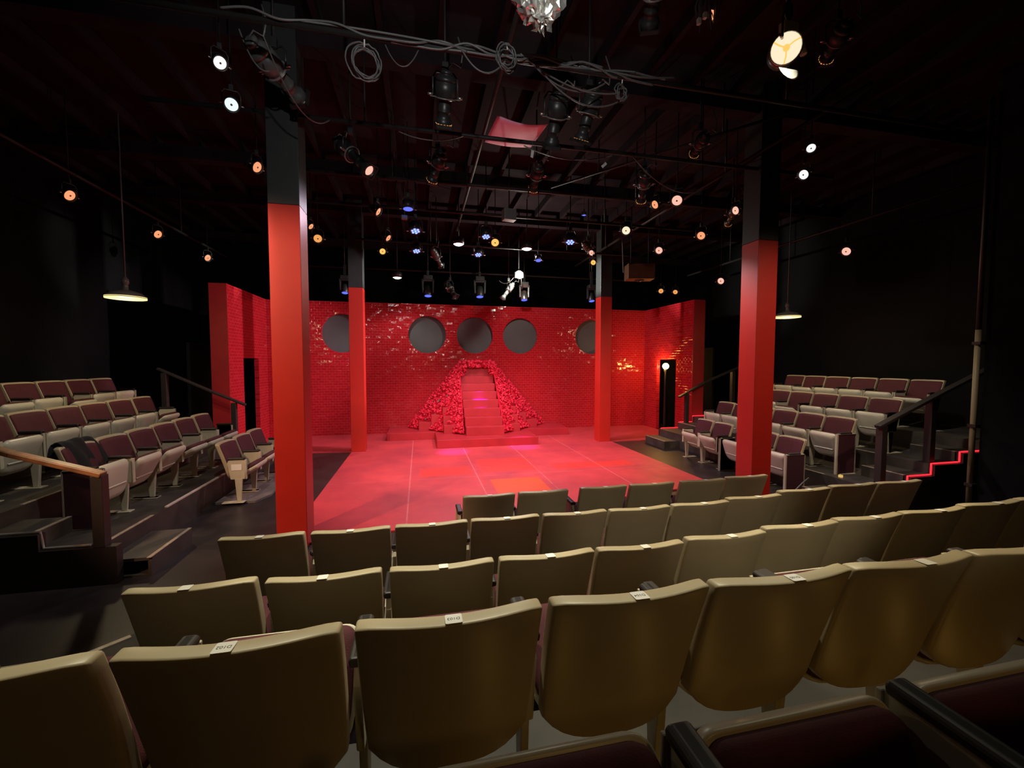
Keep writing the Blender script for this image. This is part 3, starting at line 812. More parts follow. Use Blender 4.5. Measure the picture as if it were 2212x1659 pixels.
# right bank: rows run along the depth, sitters face -X; first entry is the near end
RB = [(5.86, -.02, [5.34, 5.85, 6.36, 6.86, 7.44, 7.94], {1: 1, 3: 1}, 'floor row'),
      (6.55, .31, [5.13, 5.63, 6.15, 6.65, 7.16, 7.67, 8.18], {}, 'second row'),
      (7.38, .60, [5.07, 5.59, 6.10, 6.61, 7.11, 7.61, 8.11], {}, 'third row'),
      (8.38, .885, [5.18, 5.70, 6.21, 6.73, 7.24, 7.73, 8.23], {}, 'top row')]
FR = {0: [74, 70, 72, 58, 52], 1: [70, 66, 74, 72, 70, 70], 2: [76, 72, 70, 40, 70, 68], 3: [38, 66, 72, 70, 60, 72]}
for r, (X, z, ys, gaps, nm) in enumerate(RB):
    n = len(ys) - 1
    for i in range(n):
        y = (ys[i] + ys[i + 1]) / 2
        if r == 0 and i == 2: y = 6.52
        # sitter faces -X, so its left hand (local -x) is towards -Y = near end
        seat(X, y, z, PI / 2, 'burgundy theatre seat in the %s of the right bank, %s from the near end' % (nm, ordinal(i)),
             'seats of the right bank', FR[r][i], .505 / .508, endl=(i == 0 and r in (0, 1)), left=(i == 0 and r > 1) or (r == 0 and i == 3), endr=(r == 0 and i == 2))
LB = [(-2.81, .015, [6.55, 7.12, 7.66, 8.18], 'mat row'),
      (-3.56, .31, [4.99, 5.50, 6.00, 6.50, 7.00, 7.54, 8.07], 'second row'),
      (-4.46, .60, [5.12, 5.63, 6.15, 6.63, 7.14, 7.67, 8.18], 'third row'),
      (-5.37, .885, [5.22, 5.73, 6.24, 6.75, 7.26, 7.77, 8.28, 8.79], 'top row')]
FL = {0: [30, 32, 44], 1: [84, 62, 52, 30, 28, 30], 2: [70, 72, 68, 66, 72, 40], 3: [66, 66, 60, 74, 38, 70, 74]}
for r, (X, z, ys, nm) in enumerate(LB):
    n = len(ys) - 1
    for i in range(n):
        y = (ys[i] + ys[i + 1]) / 2
        lab = 'burgundy theatre seat in the %s of the left bank, %s from near end' % (nm, ordinal(i))
        if r == 1 and i == 0: lab = 'burgundy theatre seat with a black coat over its back, near end of the left bank'
        seat(X, y, z, -PI / 2, lab, 'seats of the left bank', FL[r][i], (.54 if r == 0 else .505) / .508,
             endr=(r == 1 and i == 0), left=(i == n - 1))

# paper sign taped to the near side of the first loose seat
for _o2 in [o for o in bpy.data.objects if o.get('label', '').endswith('mat row of the left bank, first from near end')]:
    c = obj('paper_sign', MB().box(-.0015, .0015, -.065, .065, -.04, .045), M['white'], _o2, loc=(.269, .06, .50)); c['label'] = 'small white paper sign'
# unused prototypes never stay behind: both are placed by the first calls above

# black coat thrown over the first seat of the second left row (sheet with thickness draped over the back)
mb = MB(); nx, ny = 14, 26
prof = [(-.10, .62), (-.085, .70), (-.06, .78), (-.035, .835), (.0, .862), (.035, .845), (.06, .78), (.095, .70), (.13, .60), (.17, .50), (.22, .45), (.26, .46)]
def prof_at(s_):
    f = s_ * (len(prof) - 1); i = min(int(f), len(prof) - 2); k = f - i
    return (prof[i][0] + (prof[i + 1][0] - prof[i][0]) * k, prof[i][1] + (prof[i + 1][1] - prof[i][1]) * k)
def coat_pt(i, j, lift):
    s_ = j / ny; a, b = prof_at(s_); u = i / nx
    wob = .012 * math.sin(9 * u + 7 * s_) + .010 * math.sin(17 * u - 5 * s_)
    y = 5.075 + .40 * u + .10 * max(0, s_ - .4) * (1.0 if u > .3 else .2) - .02 * math.sin(6 * s_)
    if u == 0: y -= .02 * math.sin(11 * s_)
    cut = 1.0 - .25 * (1 - u) * max(0, s_ - .5)
    return (-3.575 + (a + lift * .5) * cut + wob, y, .31 + b + lift + wob * .6 - (.05 * (1 - u) if s_ < .2 else 0))
F_ = [[coat_pt(i, j, .022) for i in range(nx + 1)] for j in range(ny + 1)]
B_ = [[coat_pt(i, j, .008) for i in range(nx + 1)] for j in range(ny + 1)]
tag(obj('coat', grid_solid(F_, B_), M['coat']), 'black coat draped over the back of the nearest seat in the left bank', 'coat')

# ------------------------------------------------------------------ pendants over the side banks
def pendant(loc, label):
    t = thing('pendant_lamp', label, 'lamp', loc, 0, 'pendant lamps over the side banks')
    obj('shade', MB().lathe([(.235, 0), (.225, .03), (.17, .075), (.09, .10), (.035, .115), (.03, .19), (.045, .21), (.04, .26), (.018, .29), (.012, .31)], 32), M['shade'], t)
    obj('glowing_underside', MB().lathe([(.228, .004), (.0, .004)], 32).lathe([(.232, -.012), (.232, .016)], 32), M['shade_in'], t)
    obj('cord', MB().tube([(0, 0, .30), (0, 0, ZC - .36 - loc[2] + .25)], .009, 6), M['cable'], t)
pendant((-4.07, 7.09, 2.90), 'dark dome pendant lamp glowing yellow underneath, hanging over the left bank')
pendant((7.15, 7.10, 2.90), 'dome pendant lamp glowing yellow beside the front right column, over the right bank')

# ------------------------------------------------------------------ lighting grid
ZP = 4.55
def pipe(label, a, b, r=.024):
    a, b = Vector(a), Vector(b)
    t = thing('lighting_pipe', label, 'pipe', a, 0, 'pipes of the lighting grid')
    obj('pipe', MB().tube([(0, 0, 0), b - a], r, 10), M['pipe'], t)
    d = b - a; n = max(2, int(d.length / 3.2))
    for k in range(n):
        p = d * ((k + .5) / n)
        obj('drop_rod', MB().tube([p, p + Vector((0, 0, ZC - .02 - a.z))], .011, 6), M['pipe'], t)
pipe('nearest cross pipe of the lighting grid, wrapped in cables', (-2.6, 3.62, ZP), (5.6, 3.62, ZP))
pipe('second cross pipe of the lighting grid, crossing before the pink sheet', (-2.6, 4.90, ZP), (5.6, 4.90, ZP))
pipe('third cross pipe of the lighting grid', (-2.2, 6.22, ZP), (5.2, 6.22, ZP))
pipe('fourth cross pipe of the lighting grid', (-2.2, 7.38, ZP), (5.2, 7.38, ZP))
pipe('fifth cross pipe of the lighting grid beside the two bright downlights', (-1.3, 9.42, ZP), (4.9, 9.42, ZP))
pipe('rearmost cross pipe of the lighting grid with the moving heads', (-3.2, 11.55, 4.4), (6.4, 11.55, 4.4))
pipe('long pipe running to the rear above the pink sheet', (.83, 1.0, 4.92), (.83, 9.6, 4.92))
pipe('long pipe running to the rear near the right columns', (4.30, 3.4, 4.70), (4.30, 11.4, 4.70))
pipe('long pipe running to the rear over the left bank', (-4.50, 3.6, 4.50), (-4.50, 11.5, 4.50))
pipe('long pipe running to the rear over the right bank', (7.6, 4.2, 4.50), (7.6, 11.0, 4.50))
pipe('slanted pipe above the right of the stage', (2.2, 7.0, 4.95), (4.4, 4.2, 4.95), .018)
pipe('slanted pipe above the right bank', (3.2, 3.1, 5.1), (5.2, 2.0, 5.1), .02)

def aim_quat(d): return Vector(d).to_track_quat('-Z', 'Y')

def hang(t, loc, half, z0, ang, zoff=.0, clamp=True):
    """U-shaped yoke, clamp and drop rod above a lamp; half = half width of the yoke, z0 = its height above the pivot"""
    c, s_ = math.cos(ang), math.sin(ang)
    P = lambda k, z: (c * k, s_ * k, z)
    obj('yoke', MB().tube([P(-half, 0), P(-half, z0 * .75), P(-half * .7, z0), P(half * .7, z0), P(half, z0 * .75), P(half, 0)], .009, 6), M['metal'], t)
    for sg in (-1, 1):
        obj('yoke_knob', MB().tube([P(sg * half, 0), P(sg * (half + .045), 0)], .010, 8), M['silver'], t)
    obj('clamp', MB().box(-.03, .03, -.022, .022, z0, z0 + .09), M['metal'], t, bevel=.005)
    obj('drop_rod', MB().tube([(0, 0, z0 + .08), (0, 0, ZC - .02 - loc[2])], .010, 6), M['pipe'], t)

def profile_spot(rear, front, label, lens='lens_dim', metal='metal', scale=1.0, group='profile spotlights'):
    rear, front = Vector(rear), Vector(front)
    d = (front - rear); L = d.length; mid = rear + d * .45
    t = thing('profile_spotlight', label, 'stage light', mid, 0, group)
    q = aim_quat(d)
    R = lambda z: z * L                            # -Z is the beam
    a = .45 * L
    k = scale
    b = obj('housing', MB().lathe([(.030 * k, a), (.052 * k, a - .012), (.056 * k, a - .06 * L), (.050 * k, a - .07 * L), (.050 * k, a - .085 * L), (.076 * k, a - .11 * L), (.090 * k, a - .15 * L), (.092 * k, a - .19 * L),
                                   (.086 * k, a - .195 * L), (.086 * k, a - .215 * L), (.093 * k, a - .22 * L), (.094 * k, a - .40 * L), (.076 * k, a - .48 * L), (.066 * k, a - .52 * L)], 20, cap0=True, cap1=True), M[metal], t)
    b.rotation_mode = 'QUATERNION'; b.rotation_quaternion = q
    mbb = MB().lathe([(.056 * k, a - .51 * L), (.056 * k, a - .70 * L), (.060 * k, a - .705 * L), (.060 * k, a - .73 * L), (.055 * k, a - .735 * L), (.055 * k, a - .85 * L), (.072 * k, a - .87 * L), (.074 * k, a - L), (.062 * k, a - L), (.058 * k, a - .93 * L)], 20)
    obj('barrel', mbb, M[metal], b)
    obj('lens', MB().lathe([(.059 * k, a - .955 * L), (.03 * k, a - .965 * L), (.0, a - .967 * L)], 20), M['lens_off' if lens == 'lens_dim' else lens], b)
    if lens == 'lens_dim':
        sl = MB()
        for n_ in range(16):
            T = Matrix.Rotation(2 * PI * n_ / 16, 4, 'Z')
            sl.box(.0735 * k, .0755 * k, -.008 * k, .008 * k, a - .965 * L, a - .945 * L, 0, T)
        obj('glowing_slots', sl, M['lens_dim'], b)
    fz0, fz1 = a - L - .006, a - .95 * L
    obj('gel_frame', MB().box(-.082 * k, .082 * k, -.082 * k, -.070 * k, fz0, fz1).box(-.082 * k, .082 * k, .070 * k, .082 * k, fz0, fz1)
        .box(-.082 * k, -.070 * k, -.082 * k, .082 * k, fz0, fz1).box(.070 * k, .082 * k, -.082 * k, .082 * k, fz0, fz1), M['metal'], b)
    obj('shutter_ring', MB().lathe([(.086 * k, a - .475 * L), (.098 * k, a - .475 * L), (.098 * k, a - .495 * L), (.086 * k, a - .495 * L)], 20), M['grey_metal'], b)
    for sg in (-1, 1):
        obj('shutter_handle', MB().box(sg * .115 * k - .02, sg * .115 * k + .02, -.012, .012, a - .49 * L, a - .475 * L), M['silver'], b)
    hang(t, mid, .112 * k, .16 + .2 * abs(d.normalized().z) * L * .6, math.atan2(d.y, d.x) + PI / 2)
    # lamp lead from the rear cap up to the pipe
    rl = rear - mid
    obj('lamp_lead', MB().tube([rl, rl + Vector((.05, -.03, .05)), rl + Vector((.12, -.02, .02)), rl + Vector((.14, .0, .16)), rl + Vector((.10, .02, .30))], .007, 6), M['cable'], t)
    return t

profile_spot((0.257, 3.881, 4.564), (0.24, 4.142, 4.213), 'black profile spotlight pointing down left of the pink sheet, on the nearest pipe')
profile_spot((1.267, 3.762, 4.475), (1.275, 4.077, 4.104), 'black profile spotlight pointing down right beside the pink sheet, nearer of a pair', 'lens_off')
profile_spot((1.643, 3.841, 4.584), (1.581, 4.077, 4.18), 'black profile spotlight pointing down, right one of the pair beside the pink sheet')
profile_spot((-1.36, 4.02, 4.67), (-1.10, 4.57, 4.53), 'large black profile spotlight slanting across the top of the front left column', 'lens_off', 'mid_metal', 1.1)
profile_spot((-.95, 5.47, 4.63), (-.53, 5.15, 4.16), 'black profile spotlight with a peach glowing lens, slanting right of the front left column', 'lens_peach')
profile_spot((0.317, 5.554, 4.693), (0.174, 5.897, 4.409), 'dark profile spotlight on the second pipe, left of the pink sheet')
profile_spot((1.643, 5.772, 4.762), (1.679, 6.246, 4.561), 'dark profile spotlight hanging behind the pink sheet')
profile_spot((1.723, 2.921, 4.93), (1.875, 3.314, 4.758), 'black profile spotlight cut by the top edge right of the foil', 'lens_amber')
profile_spot((3.435, 4.673, 4.782), (3.543, 5.069, 4.725), 'dark profile spotlight left of the front right column top', 'lens_dim', scale=.85)
profile_spot((2.881, 5.079, 4.495), (3.03, 5.494, 4.224), 'dark profile spotlight pointing down right of the stage centre', 'lens_dim', scale=.9)
profile_spot((3.861, 3.287, 5.128), (4.011, 3.641, 5.03), 'black profile spotlight beside the large round lens at upper right', 'lens_dim', scale=.9)
profile_spot((5.108, 6.128, 4.574), (5.385, 6.671, 4.453), 'dark profile spotlight above the right bank', 'lens_dim', scale=.8)
profile_spot((.67, 11.24, 4.07), (.92, 10.96, 3.66), 'dark profile spotlight slanting down beside the left moving head', 'lens_off')
profile_spot((2.32, 10.46, 3.98), (2.02, 10.40, 3.57), 'profile spotlight brightly lit by the work light next to it', 'lens_off', 'grey_metal', .8)  # brightness from the work light put into a lighter metal
profile_spot((0.277, 9.207, 4.396), (0.501, 9.952, 4.202), 'dark profile spotlight left of the two bright downlights', 'lens_peach', scale=.8)
profile_spot((3.396, 8.544, 4.534), (3.913, 9.2, 4.442), 'dark profile spotlight by the top of the rear right column', 'lens_peach', scale=.8)

# par cans; the first is built, the others are copies that swing their can and change their lens
def par_make():
    t = thing('par_can', 'par', 'stage light', (0, 0, 0))
    can = obj('can', MB().lathe([(.03, .25), (.07, .23), (.105, .13), (.112, .0), (.118, .0), (.118, -.03), (.108, -.03), (.108, .01)], 22, cap0=True), M['metal'], t)
    obj('lens', MB().lathe([(.094, -.002), (.06, -.016), (.017, -.021)], 22).lathe([(.107, .004), (.094, -.002)], 22, 1).lathe([(.017, -.021), (.0, -.024)], 12, 1), [M['lens_warm'], M['grey_metal']], can)
    hang(t, (0, 0, ZC - .62), .128, .22, 0)
    for c in list(t.children):
        if c.name.startswith('drop_rod'): bpy.data.objects.remove(c)
    return t
PAR0 = par_make(); _pu = [0]
def par(loc, lens, label, aim, k=1.0, grp='par cans with glowing lenses'):
    t = PAR0 if not _pu[0] else dup(PAR0)
    _pu[0] = 1
    loc = Vector(loc); d = Vector(aim) - loc
    t.location = loc; tag(t, label, 'stage light', grp)
    t.scale = (k, k, k)
    for c in t.children:
        if c.name.startswith('can'):
            c.rotation_mode = 'QUATERNION'; c.rotation_quaternion = aim_quat(d)
            for g in c.children:
                if g.material_slots[0].material != M[lens]:
                    me = g.data.copy(); me.materials[0] = M[lens]; g.data = me
        elif c.name.startswith('yoke'):
            c.rotation_euler = (0, 0, math.atan2(d.y, d.x) + PI / 2)
    obj('hanging_rod', MB().tube([(0, 0, .29), (0, 0, (ZC - .02 - loc.z) / k)], .010, 6), M['pipe'], t)
    return t
AUD = (0, 0, 1.6)
PARS = [((-4.56, 6.91, 4.22), 'lens_warm', 'par can with orange lens over the left bank, nearest of three in a line', (1.0, 5.2, 1.2), .70),
 ((-4.51, 8.77, 4.25), 'lens_warm', 'par can with orange lens over the left bank, middle of three in a line', (1.0, 6.2, 1.2), .70),
 ((-4.48, 10.5, 4.25), 'lens_warm', 'par can with orange lens over the left bank, farthest of three in a line', (1.5, 7.0, 1.0), .70),
 ((-1.82, 5.53, 4.25), 'lens_warm', 'par can with deep orange lens just left of the front left column', (2.5, 3.6, 1.5), .62),
 ((8.47, 7.05, 4.25), 'lens_peach', 'par can with pink glowing lens over the right bank, right of the front right column', (2.0, 5.5, 1.2), .85),
 ((6.46, 8.17, 3.78), 'lens_peach', 'par can with pink glowing lens between the right columns, above the wing wall', (1.0, 5.5, 1.2), .72),
 ((3.52, 5.38, 4.25), 'lens_peach', 'par can with large pink lens left of the front right column', (1.2, 3.0, 1.6), .72),
 ((3.47, 6.77, 4.25), 'lens_cream', 'par can with pale yellow lens above the right of the stage', (.8, 3.4, 1.5), .72),
 ((4.73, 7.81, 4.25), 'lens_peach', 'par can with pink lens above the speaker box', (1.0, 4.5, 1.4), .72),
 ((4.91, 6.75, 4.25), 'lens_warm', 'par can with orange lens near the front right column', (1.0, 4.2, 1.4), .72),
 ((3.35, 5.66, 4.28), 'lens_warm', 'dim tilted par can left of the large pink lens', (1.9, 5.3, 3.4), .60),
 ((4.60, 5.54, 4.25), 'lens_peach', 'par can with lens half hidden by the front right column', (-2, 4.6, 1.5), .60),
 ((3.44, 8.18, 4.22), 'lens_peach', 'small par can at the top of the rear right column', (.6, 5.6, 1.5), .6),
 ((3.34, 7.86, 3.95), 'lens_amber', 'small yellow par can left of the rear right column', (.6, 3.6, 1.5), .5),
 ((-.72, 9.11, 4.25), 'lens_amber', 'par can with yellow lens right of the rear left column', (.4, 4.0, 1.5), .62),
 ((-.54, 8.11, 4.25), 'lens_warm', 'par can with orange lens right of the rear left column, upper one', (3.0, 6.2, 1.2), .62),
 ((-.59, 6.74, 4.25), 'lens_warm', 'par can with narrow orange lens, highest by the rear left column', (3.5, 5.4, 1.5), .62),
 ((1.41, 7.98, 4.25), 'lens_amber', 'par can with ringed amber lens between the two bright downlights', (1.0, 4.2, 1.6), .75),
 ((-1.75, 7.71, 4.25), 'lens_warm', 'small par can beside the right edge of the front left column', (1.5, 6.2, 1.6), .5),
 ((-1.80, 8.43, 4.25), 'lens_dim', 'dim par can beside the right edge of the front left column', (-.5, 4.0, 1.4), .75),
 ((5.98, 9.75, 3.80), 'lens_dim', 'dim par can above the right wing wall, left of two', (2.0, 4.0, 1.5), .6),
 ((6.42, 9.80, 3.80), 'lens_dim', 'dim par can above the right wing wall, right of two', (3.5, 7.0, 1.5), .6),
 ((-1.45, 3.70, 4.25), 'lens_white', 'par can with white glowing lens at upper left, upper of two', (.7, 1.7, 1.6), .46),
 ((-1.59, 4.26, 4.25), 'lens_cool', 'par can with cool white lens at upper left, lower of two', (-.7, 1.2, 1.5), .54),
 ((4.04, 3.79, 4.25), 'lens_white', 'par can with white glowing lens above the front right column top', (2.0, 1.4, 1.4), .44),
 ((4.42, 4.23, 4.20), 'lens_white', 'small par can with a narrow white lens right of the front right column top', (1.4, 3.6, 2.4), .55)]
for loc, lens, lab, aim, k in PARS: par(loc, lens, lab, aim, k)

# large fresnel lamp with a round bright lens, cream painted bracket and hanging flap
loc = Vector((2.53, 2.60, 4.20))
t = thing('fresnel_lamp', 'large lamp with a bright round faceted lens at upper right, paper flap below', 'stage light', loc)
can = obj('can', MB().lathe([(.05, .26), (.10, .24), (.105, .0), (.098, .0)], 24, cap0=True), M['metal'], t)
can.rotation_mode = 'QUATERNION'; can.rotation_quaternion = aim_quat((-1.55, -2.0, -1.1))
mbl = MB()
for k in range(6):
    a0, a1 = PI * k / 3, PI * (k + 1) / 3
    mbl.add([(0, 0, -.012), (.097 * math.cos(a0), .097 * math.sin(a0), .004), (.097 * math.cos((a0 + a1) / 2), .097 * math.sin((a0 + a1) / 2), .004), (.097 * math.cos(a1), .097 * math.sin(a1), .004)], [(0, 1, 2, 3)])
obj('lens', mbl, M['lens_cream'], can)
rb = MB()
for k in range(3):
    a0 = PI * k / 1.5 + .5
    rb.tube([(0, 0, -.016), (.05 * math.cos(a0), .05 * math.sin(a0), -.010), (.095 * math.cos(a0 + .1), .095 * math.sin(a0 + .1), .002)], .005, 6)
rb.lathe([(.022, -.012), (.012, -.020), (0, -.022)], 14)
obj('lens_ribs', rb, M['lens_amber'], can)  # added glowing ribs that vary the brightness across the lens
obj('lens_ring', MB().tube([(.098 * math.cos(a), .098 * math.sin(a), 0) for a in [2 * PI * k / 24 for k in range(24)]], .006, 6, closed=True), M['silver'], can)
hang(t, loc, .125, .20, .6)
obj('bracket', MB().tube([(.05, .02, .12), (.12, .05, .17), (.18, .06, .12), (.20, .05, .02)], .022, 8).box(-.02, .10, .0, .05, .13, .19), M['steel'], t)
mbl = MB(); N_ = 8
fl = [(-.03 + .075 * math.cos(a), -.05 - .03 * math.sin(a), -.175 - .085 * math.sin(a)) for a in [PI * k / N_ for k in range(N_ + 1)]]
mbl.add([(p[0], p[1], p[2]) for p in fl] + [(p[0] + .02, p[1] + .01, p[2] + .003) for p in fl], [tuple(range(N_ + 1)), tuple(range(2 * N_ + 1, N_, -1))] + [(k, N_ + 1 + k, N_ + 2 + k, k + 1) for k in range(N_)])
obj('paper_flap', mbl, M['white'], t)

# LED pars
def led_make():
    t = thing('led_par', 'led', 'stage light', (0, 0, 0))
    can = obj('can', MB().lathe([(.05, .16), (.10, .15), (.10, .0), (.092, .0), (.092, .012)], 20, cap0=True, cap1=True), M['metal'], t)
    mb = MB()
    for k in range(7):
        a = 2 * PI * k / 6; r = .055 if k < 6 else 0
        T = Matrix.Translation((r * math.cos(a), r * math.sin(a), .006))
        mb.lathe([(.023, 0), (.018, -.008), (0, -.011)], 10, 0, T)
    obj('led_cluster', mb, M['led'], can)
    hang(t, (0, 0, 4.98), .115, .22, 0)
    for c in list(t.children):
        if c.name.startswith('drop_rod'): bpy.data.objects.remove(c)
    return t
LED0 = led_make(); _lu = [0]
def led(loc, label, aim, k=1.0, deep=False):
    t = LED0 if not _lu[0] else dup(LED0)
    _lu[0] = 1
    loc = Vector(loc); t.location = loc; tag(t, label, 'stage light', 'blue LED lamps'); t.scale = (k, k, k)
    for c in t.children:
        if c.name.startswith('can'):
            c.rotation_mode = 'QUATERNION'; c.rotation_quaternion = aim_quat(Vector(aim) - loc)
            if deep:
                for g in c.children:
                    me = MB().lathe([(.09, .004), (0, -.004)], 18).mesh('led_lens', M['led_deep']); g.data = me; g.name = 'led_lens'
    obj('hanging_rod', MB().tube([(0, 0, .29), (0, 0, (ZC - .02 - loc.z) / k)], .010, 6), M['pipe'], t)
led((-.05, 7.61, 4.25), 'LED lamp with seven blue dots, upper of two stacked at left of centre', (.4, 6.2, 0))
led((-.04, 8.76, 4.20), 'LED lamp with seven blue dots, lower of two stacked at left of centre', (.4, 7.2, 0), .92)
led((1.19, 7.67, 4.25), 'LED lamp with seven blue dots beside the amber par can', (1.2, 6.2, 0), .92)
led((1.20, 8.78, 4.20), 'LED lamp with seven blue dots between the downlights, lower one', (1.2, 7.2, 0), .88)
led((2.79, 7.67, 4.25), 'LED lamp with seven blue dots right of the two downlights', (2.2, 6.2, 0))
led((2.48, 8.76, 4.15), 'LED lamp with a plain deep blue lens above the work light', (2.2, 7.6, 1), .62, True)
led((-.15, 6.69, 4.30), 'LED lamp seen edge-on with a thin deep blue lens, highest at left of centre', (-.1, 6.2, 0), .8, True)
led((2.54, 6.36, 4.30), 'tiny LED lamp with a deep blue line above the right downlight', (2.5, 6.1, 0), .3, True)

# downlights
def downlight(loc, glow, label, r=.105):
    t = thing('downlight', label, 'stage light', loc, 0, 'round bright downlights')
    obj('housing', MB().lathe([(.05, .16), (r + .01, .12), (r + .014, 0), (r, 0)], 24, cap0=True), M['metal'], t)
    obj('lens', MB().lathe([(r, .004), (r * .6, -.022), (0, -.03)], 24), M[glow], t)
    obj('rod', MB().tube([(0, 0, .15), (0, 0, ZC - .02 - loc[2])], .012, 6), M['pipe'], t)
downlight((.83, 9.17, 4.50), 'down_pink', 'bright lilac white downlight over the stage, left of the pair')
downlight((2.34, 9.21, 4.50), 'down_pink', 'bright lilac white downlight over the stage, right of the pair')
downlight((-.53, 11.05, 4.10), 'down_green', 'bright greenish white downlight near the rear left column')

# work light
t = thing('work_light', 'dazzling white work light in front of the rear pipe', 'stage light', (2.36, 10.02, 4.10))
obj('housing', MB().box(-.11, .11, .0, .10, -.07, .07), M['metal'], t, bevel=.01)
obj('lens', MB().lathe([(.095, 0), (.06, .025), (0, .035)], 20), M['work'], t, rot=(PI / 2, 0, 0), loc=(0, -.001, 0))
obj('rod', MB().tube([(0, .05, .06), (0, .05, ZC - 4.12)], .012, 6), M['pipe'], t)

# moving heads
def mover(loc, label, metal='metal', tilt=0.0, k=1.0):
    t = thing('moving_head', label, 'stage light', loc, 0, 'moving head lamps')
    obj('base', MB().box(-.12 * k, .12 * k, -.10, .10, .30 * k, .42 * k), M[metal], t, bevel=.012)
    obj('arm', MB().box(-.15 * k, -.11 * k, -.05, .05, -.03, .31 * k).box(.11 * k, .15 * k, -.05, .05, -.03, .31 * k).box(-.15 * k, .15 * k, -.05, .05, .26 * k, .31 * k), M[metal], t, bevel=.01)
    h = obj('head', MB().lathe([(.05 * k, .17 * k), (.09 * k, .14 * k), (.10 * k, .02), (.105 * k, -.10 * k), (.09 * k, -.125 * k)], 22, cap0=True), M[metal], t, rot=(tilt, 0, 0))
    obj('lens', MB().lathe([(.094 * k, -.118 * k), (.05 * k, -.128 * k), (0, -.13 * k)], 20), M['led_deep'], h)
    obj('clamp', MB().box(-.03, .03, -.03, .03, .42 * k, 4.40 - loc[2]).tube([(0, 0, .3), (0, 0, ZC - .02 - loc[2])], .012, 6), M['metal'], t)
mover((.23, 11.46, 3.85), 'moving head lamp with blue lens, leftmost over the tiled wall', 'metal', -.25)
mover((1.58, 11.31, 3.85), 'moving head lamp glowing blue straight above the staircase', 'metal', -.25)
mover((2.81, 11.35, 3.80), 'silver moving head lamp with blue lens right below the work light', 'silver', -.2, .9)
mover((-1.80, 11.26, 3.80), 'moving head lamp with blue lens half hidden by the rear left column', 'metal', -.3, .8)
mover((4.50, 10.69, 3.72), 'moving head lamp with blue lens half hidden by the rear right column', 'metal', -.3, .8)

# speaker box, control boxes, hanging tags, pink sheet, foil
t = thing('speaker_box', 'brown speaker box hanging above the right wing, right of the rear right column', 'speaker', (4.88, 8.85, 3.86), -.2)
obj('cabinet', MB().box(-.30, .30, -.17, .17, 0, .34), M['wood_dark'], t, bevel=.01)
obj('driver', MB().lathe([(.11, 0), (.10, -.015), (.02, -.04)], 20), M['metal'], t, loc=(0, 0, -.002))
obj('hanging_rod', MB().tube([(-.2, 0, .33), (-.2, 0, 1.72)], .012, 6).tube([(.2, 0, .33), (.2, 0, 1.72)], .012, 6), M['pipe'], t)
def box_on_rod(name, loc, dims, m, label):
    t = thing(name, label, 'box', loc, .15)
    a, b, c = dims
    obj('case', MB().box(-a, a, -b, b, -c, c), m, t, bevel=.006)
    obj('rod', MB().tube([(0, 0, c - .01), (0, 0, ZC - .02 - loc[2])], .010, 6), M['pipe'], t)
box_on_rod('dimmer_box', (1.39, 6.61, 4.30), (.10, .07, .085), M['grey_metal'], 'grey box hanging over the middle of the stage')
box_on_rod('junction_box', (-.21, 6.77, 4.20), (.045, .03, .03), M['grey_metal'], 'small grey box left of the blue LED lamps')
for loc, lab, rx in [((1.30, 4.872, 4.42), 'small white tag hanging below the pink sheet', .15), ((2.20, 4.872, 4.38), 'small white tag hanging right of the pink sheet', .8)]:
    t = thing('hanging_tag', lab, 'tag', loc, .2, 'white tags hanging from the pipes')
    obj('card', MB().box(-.016, .016, -.002, .002, -.05, .035), M['white'], t, rot=(0, rx, 0))
    obj('string', MB().tube([(0, 0, .02), (0, 0, 4.56 - loc[2])], .003, 5), M['cable'], t)
nx, ny = 12, 8; top = []; bot = []
for j in range(ny + 1):
    v = j / ny; rt = []; rb = []
    for i in range(nx + 1):
        u = i / nx
        x = .96 + .66 * u - .05 * v; y = 5.26 + .70 * v + .05 * u * (1 - v)
        z = 5.02 - .05 * math.sin(PI * u) * (1 - v * .5) + .02 * v
        rt.append((x, y, z + .004)); rb.append((x, y, z))
    top.append(rt); bot.append(rb)
o = obj('pink_sheet', grid_solid(top, bot), M['pink']); tag(o, 'sagging pale pink sheet fixed under the ceiling behind the second pipe', 'sheet')

foil_c = Vector((.86, 3.04, 4.70))
t = thing('foil_lamp', 'hanging lamp wrapped in crumpled silver foil, cut by the top edge', 'stage light', foil_c)
random.seed(21)
mb = MB(); n = 34; m = 22; vs = []
for j in range(m + 1):
    th = PI * j / m
    for i in range(n):
        a = 2 * PI * i / n; rr = .205 * random.uniform(.84, 1.08)
        vs.append((rr * math.sin(th) * math.cos(a) * 1.05, rr * math.sin(th) * math.sin(a), rr * math.cos(th) * 1.15 - .02))
mb.add(vs, [(j * n + i, j * n + (i + 1) % n, (j + 1) * n + (i + 1) % n, (j + 1) * n + i) for j in range(m) for i in range(n)])
for k in range(16):
    a = random.random() * 6.28; r0 = random.uniform(.02, .10); z = -.21 - random.random() * .11
    c = Vector((r0 * math.cos(a), r0 * math.sin(a), z))
    ps = [c + Vector((random.uniform(-.035, .035), random.uniform(-.03, .03), random.uniform(-.04, .05))) for _ in range(5)]
    mb.add(ps, [(0, 1, 2), (0, 2, 3), (0, 3, 4), (0, 4, 1)])
obj('foil', mb, M['foil'], t)
obj('lamp_body', MB().lathe([(.05, -.22), (.07, -.1), (.06, .1)], 14, cap0=True, cap1=True), M['metal'], t)
obj('rod', MB().tube([(0, 0, .1), (0, 0, ZC - .02 - foil_c.z)], .012, 6), M['pipe'], t)
light('foil_fill_lamp', 'SPOT', (1.05, 2.3, 4.1), 14, (1, 1, .92), tuple(foil_c), 40, .6, .04)  # added spot outside the lamp, aimed at the foil to brighten it

